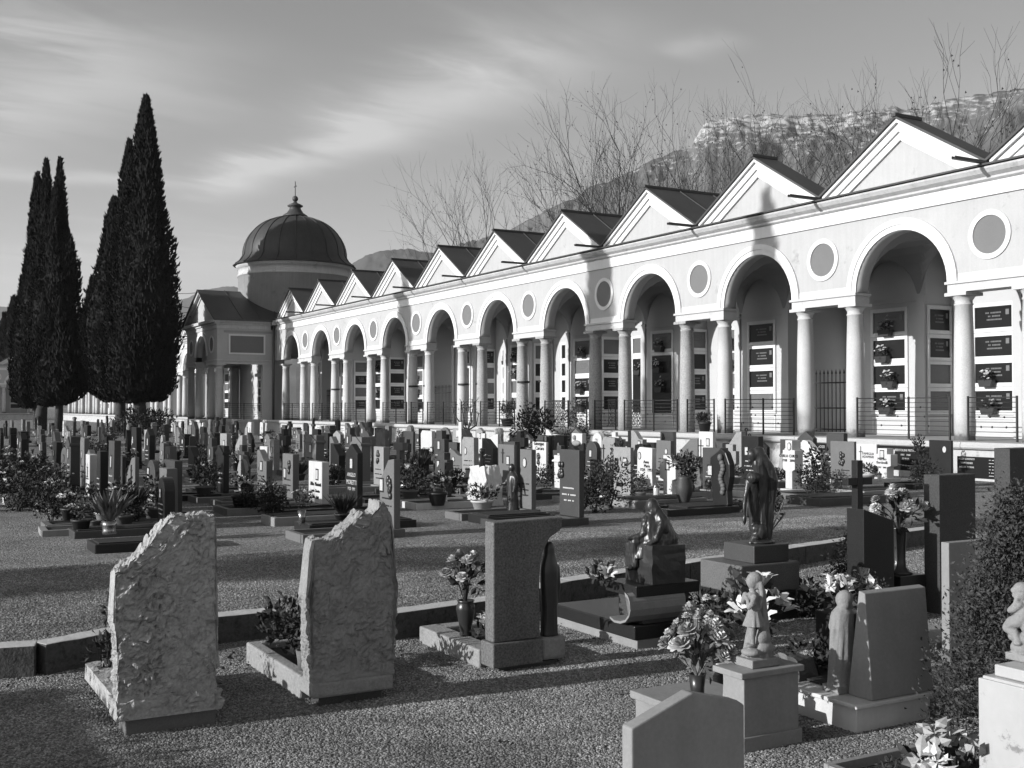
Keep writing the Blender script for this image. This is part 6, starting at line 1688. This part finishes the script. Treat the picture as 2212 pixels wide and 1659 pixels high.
b = MB(); b.prism([(0,-.03),(.36,-.03),(.30,.03),(.0,.185)], -.055, .055, 'x'); o_ = b.build('kerb_stone', km, kerb_root, (0,-1.496,0)); o_.rotation_euler = (0,0,-.65)
# clipped hedge outside the frame on the left whose shadow fills the corner
t = nearT('clipped_hedge', 'clipped hedge beyond the left picture edge, near the kerb', 'hedge', 11.3, -24.62)
b = MB(); b.box(-1.6,2.6,-.25,.25,0,1.0); b.build('inner_mass', leaf_dk2, t); b = MB(); rr_ = random.Random(6)
for i in range(5000):
    p = V3(rr_.uniform(-1.65,2.65), rr_.uniform(-.3,.3), rr_.uniform(.0,1.18)); leaf(b, p, V3(rr_.uniform(-1,1), rr_.uniform(-1,1), rr_.uniform(-.3,1)), .07, .035, rr_)
b.build('foliage', leaf_dk2, t, recalc=False)

# ---------------------------------------------------------------- gravel
def gravel(name, x0, x1, y0, y1, dens, size, seed, lxly=True):
    me = bpy.data.meshes.new(name)
    c = [loc2w(x0,y0), loc2w(x1,y0), loc2w(x1,y1), loc2w(x0,y1)]
    me.from_pydata([(p.x,p.y,.001) for p in c], [], [(0,1,2,3)])
    o = obj(name, me); o['kind'] = 'stuff'
    b = MB(); pe = bmesh.new(); bmesh.ops.create_icosphere(pe, subdivisions=1, radius=1); rr = random.Random(seed)
    for v in pe.verts: v.co = Vector((v.co.x*rr.uniform(.8,1.2), v.co.y*rr.uniform(.6,.95), v.co.z*rr.uniform(.45,.7)))
    pm = bpy.data.meshes.new('pebble'); pe.to_mesh(pm); pe.free()
    ng = bpy.data.node_groups.new(name, 'GeometryNodeTree')
    ng.interface.new_socket('Geometry', in_out='INPUT', socket_type='NodeSocketGeometry'); ng.interface.new_socket('Geometry', in_out='OUTPUT', socket_type='NodeSocketGeometry')
    N = ng.nodes; L = ng.links
    gi = N.new('NodeGroupInput'); go = N.new('NodeGroupOutput')
    ds = N.new('GeometryNodeDistributePointsOnFaces'); ds.inputs['Density'].default_value = dens; ds.inputs['Seed'].default_value = seed
    ico = N.new('GeometryNodeMeshIcoSphere'); ico.inputs['Radius'].default_value = 1; ico.inputs['Subdivisions'].default_value = 1
    tr = N.new('GeometryNodeTransform'); tr.inputs['Scale'].default_value = (1.15,.85,.6)
    io = N.new('GeometryNodeInstanceOnPoints')
    rv = N.new('FunctionNodeRandomValue'); rv.data_type = 'FLOAT_VECTOR'; rv.inputs[0].default_value = (-.5,-.5,0); rv.inputs[1].default_value = (.5,.5,6.28)
    rs = N.new('FunctionNodeRandomValue'); rs.data_type = 'FLOAT'; rs.inputs[2].default_value = size*.5; rs.inputs[3].default_value = size*1.25; rs.inputs['Seed'].default_value = 3
    sm = N.new('GeometryNodeSetMaterial'); sm.inputs['Material'].default_value = peb
    L.new(gi.outputs[0], ds.inputs[0]); L.new(ds.outputs[0], io.inputs[0]); L.new(ico.outputs[0], tr.inputs[0]); L.new(tr.outputs[0], io.inputs['Instance'])
    L.new(rv.outputs[0], io.inputs['Rotation']); L.new(rs.outputs[1], io.inputs['Scale']); L.new(io.outputs[0], sm.inputs[0]); L.new(sm.outputs[0], go.inputs[0])
    md = o.modifiers.new('gravel', 'NODES'); md.node_group = ng
    return o
peb = bpy.data.materials.new('pebbles'); peb.use_nodes = True
_t = peb.node_tree; _b = _t.nodes['Principled BSDF']; _b.inputs['Roughness'].default_value = .85; _b.inputs['Specular IOR Level'].default_value = .25
_oi = _t.nodes.new('ShaderNodeObjectInfo'); _mr = _t.nodes.new('ShaderNodeValToRGB'); _mr.color_ramp.elements[0].color = (.09,.09,.09,1); _mr.color_ramp.elements[1].color = (.36,.36,.36,1)
_e = _mr.color_ramp.elements.new(.55); _e.color = (.19,.19,.19,1)
_t.links.new(_oi.outputs['Random'], _mr.inputs[0]); _g = _t.nodes.new('ShaderNodeNewGeometry'); _n1 = _t.nodes.new('ShaderNodeTexNoise'); _n1.inputs['Scale'].default_value = 1.1; _n1.inputs['Detail'].default_value = 6; _n1.inputs['Roughness'].default_value = .65
_t.links.new(_g.outputs['Position'], _n1.inputs['Vector'])
_k = _t.nodes.new('ShaderNodeMapRange'); _k.inputs[1].default_value, _k.inputs[2].default_value, _k.inputs[3].default_value, _k.inputs[4].default_value = .34, .66, .62, 1.4
_t.links.new(_n1.outputs[0], _k.inputs[0]); _vm = _t.nodes.new('ShaderNodeVectorMath'); _vm.operation = 'SCALE'
_t.links.new(_mr.outputs[0], _vm.inputs[0]); _t.links.new(_k.outputs[0], _vm.inputs['Scale']); _t.links.new(_vm.outputs[0], _b.inputs['Base Color'])
# dead leaves blown over the gravel
b = MB(); rr_ = random.Random(21)
for i in range(420):
    p = loc2w(rr_.uniform(8.0,14.4), rr_.uniform(-22.4,-14.5), rr_.uniform(.008,.02)) if i < 260 else loc2w(9.75+rr_.gauss(0,.12), rr_.uniform(-22,-17), rr_.uniform(.008,.02))
    leaf(b, p, V3(rr_.uniform(-1,1), rr_.uniform(-1,1), rr_.uniform(-.1,.25)), rr_.uniform(.02,.045), rr_.uniform(.012,.025), rr_)
struct(b.build('fallen_leaves', mat('dead_leaf', .10, .9, .5, 30), recalc=False), 'stuff')
gravel('gravel', 9.2, 14.6, -22.6, -16.4, 11000, .0068, 5)
gravel('path_gravel', 4.6, 9.15, -25.0, -9.5, 3200, .0078, 6)
gravel('plot_gravel', 9.2, 12.0, -16.35, -11.0, 4200, .0075, 7)
# ---------------------------------------------------------------- iron railings between the arcade columns
def railing_mesh(x0, x1, mids):
    b = MB(); p = MB()
    for i in range(9):
        z = FL+.10+.112*i; b.tube([(x0,0,z),(x1,0,z)], .008 if i < 8 else .013, 5)
    rr = random.Random(int(x1*10))
    for i in (2,4,6):
        for f in (.2,.42,.7):
            b.ball((x0+(x1-x0)*(f+.04*(i % 3)),0,FL+.10+.112*i), .026, 6, 4)
    me = b.mesh('bars', iron)
    for x in [x0+.02, x1-.02]+mids: p.box(x-.018, x+.018, -.018, .018, FL, FL+1.03)
    return me
wide = railing_mesh(-AR-.02, AR+.02, []); narrow = railing_mesh(-.66, .66, [])
pb = MB(); pb.box(-.019,.019,-.019,.019,FL-.08,FL+1.03); post = pb.mesh('post', iron)
ORD = ['first','second','third','fourth','fifth','sixth','seventh','eighth','ninth','tenth']
for j in range(-1, 10):
    cx = -(j+.5)*L_BAY
    t = thing('iron_railing', 'thin barred iron railing across the %s full arch from the right' % ORD[j] if j >= 0 else 'iron railing across the arch cut off by the right picture edge', 'railing', loc2w(cx, .02), AX, 'iron railings of the arcade')
    obj('bars', wide, t); 
    for x in (-AR, .25, AR): obj('post', post, t, (x, -.035 if x == .25 else 0, 0))
    if j in (1, 4, 7): continue
    t = thing('iron_railing', 'short iron railing between the column pair right of the %s full arch' % ORD[j] if j >= 0 else 'short iron railing between columns at the right edge', 'railing', loc2w(cx+HB, .02), AX, 'iron railings of the arcade')
    obj('bars', narrow, t)
    for x in (-.64, .64): obj('post', post, t, (x, 0, 0))
t = thing('iron_railing', 'iron railing closing the side opening of the chapel porch', 'railing', loc2w(P0-.25, -2.0), AX+math.pi/2); obj('bars', wide, t)
for x in (-AR, .1, AR): obj('post', post, t, (x,0,0))
# tie straps round cracked columns
for k_, y_ in ((4, 0), (5, 0), (6, 0), (8, 0)):
    b = MB(); ring_ = [(.242,2.55),(.25,2.56),(.25,2.62),(.242,2.63)]
    for s_ in (-1, 1): b.lathe(ring_, 20, Matrix.Translation((s_*.90*0, 0, 0)))
    for s_, nm in ((-1,'left'),(1,'right')):
        bb = MB(); bb.lathe(ring_, 20, cap=False); o = bb.build('iron_strap', iron, None, None)
        o.parent = arc_main; o.location = (-k_*L_BAY + s_*.90*(HB-.9)/(HB-.9)*(HB-(HB-.90)), .225, 0)
# flower holders hung on the burial slabs
rr = random.Random(44)
HK = [('shrub', 'trailing dark plant'), ('mums', 'pale clustered flowers'), ('low', 'small white blooms'), ('roses', 'cut roses')]
hold = []
for i in range(5):
    r2 = random.Random(300+i); lf = MB(); leaf_cloud(lf, 130, (0,-.12,.14), (.22,.12,.14), .07, r2, .3); fl = MB()
    for k_ in range(16 if i != 1 else 5):
        c = V3(r2.gauss(0,.13), -.14+r2.gauss(0,.05), .20+r2.gauss(0,.06)); M = Matrix.Translation(c) @ Matrix.Rotation(r2.uniform(-.6,1.2), 4, 'X')
        petal_ring(fl, 5, .006, .042, 0, .025, .036, .3, 0, M); petal_ring(fl, 4, .003, .022, .006, .036, .022, .2, .4, M)
    bx = MB(); bx.prism([(-.17,-.12),(.17,-.12),(.22,.05),(-.22,.05)], -.2, -.03, 'y')
    hold.append((bx.mesh('box', pot_k), lf.mesh('foliage', leaf_dk2, recalc=False), fl.mesh('blossoms', fl_white if i % 2 == 0 else fl_mid, recalc=False)))
PIERL = lambda j: 'left of the %s arch' % ORD[j]
RW = ['bottom', 'second lowest', 'second highest', 'top']
for j in range(-1, 8):
    for kind, x, y in (('A', -(j+1)*L_BAY, 2.45), ('C', -(j+.5)*L_BAY, 3.45)):
        if kind == 'C' and j in (1, 6): continue
        for zi, (z0, z1) in enumerate(NZ):
            if rr.random() < (.62 if j < 4 else .35):
                h_ = hold[rr.randrange(5)]
                t = thing('flower_holder', ('flower box on the %s burial slab %s' % (RW[zi], ('left of the %s arch from right' % ORD[j] if j >= 0 else 'at the right edge') if kind == 'A' else ('inside the %s arch from right' % ORD[j] if j >= 0 else 'inside the cut off arch'))), 'flower box', loc2w(x+rr.uniform(-.12,.12), y-.01, z0+.02), AX, 'flower boxes on burial slabs')
                for me in h_: obj(me.name.split('.')[0], me, t)
# wall lamps and little pictures on the plinth, slab joints of the walkway edge are the slabs themselves
# inscribed panels set in the plinth face
for i, (px, w_) in enumerate(((690,1.2),(735,1.6),(820,1.3),(890,1.5),(1190,1.4),(1240,1.3))):
    x = local_x(px, -1.0); t = thing('plinth_panel', ['pale lettered panel','lettered white panel with a frame','dark lettered panel','framed pale panel','dark lettered panel','black lettered panel'][i]+' in the walkway plinth, '+['below the first columns after the porch','right of the first lettered panel','below the third column pair','left of the round topped headstone','behind the dark bush','right of the dark bush'][i], 'panel', loc2w(x, -.99), AX)
    b = MB(); b.box(-w_/2, w_/2, 0, .05, .16, .62); b.build('panel', [marble, marble, granite_d, marble_old, granite_r, plaque_blk][i], t, bevel=.005)
    b = MB(); line_marks(b, w_, [(.52,.6),(.43,.7),(.34,.5),(.25,.6)], -.001, random.Random(i), .03); struct(b.build('lettering', letter_w if i in (2,4,5) else letter_k, t), 'stuff')
# ---------------------------------------------------------------- winter valley haze
hb = MB(); hb.box(-6200, 6200, -3200, 9200, -1.5, 640)
hz_m = bpy.data.materials.new('haze'); hz_m.use_nodes = True
_n = hz_m.node_tree.nodes; _l = hz_m.node_tree.links
_n.remove(_n['Principled BSDF']); _pv = _n.new('ShaderNodeVolumePrincipled'); _pv.inputs['Color'].default_value = (.9,.9,.9,1); _pv.inputs['Density'].default_value = .0001; _pv.inputs['Anisotropy'].default_value = .2
_l.new(_pv.outputs[0], _n['Material Output'].inputs['Volume'])
hz = hb.build('haze', hz_m); hz['kind'] = 'stuff'
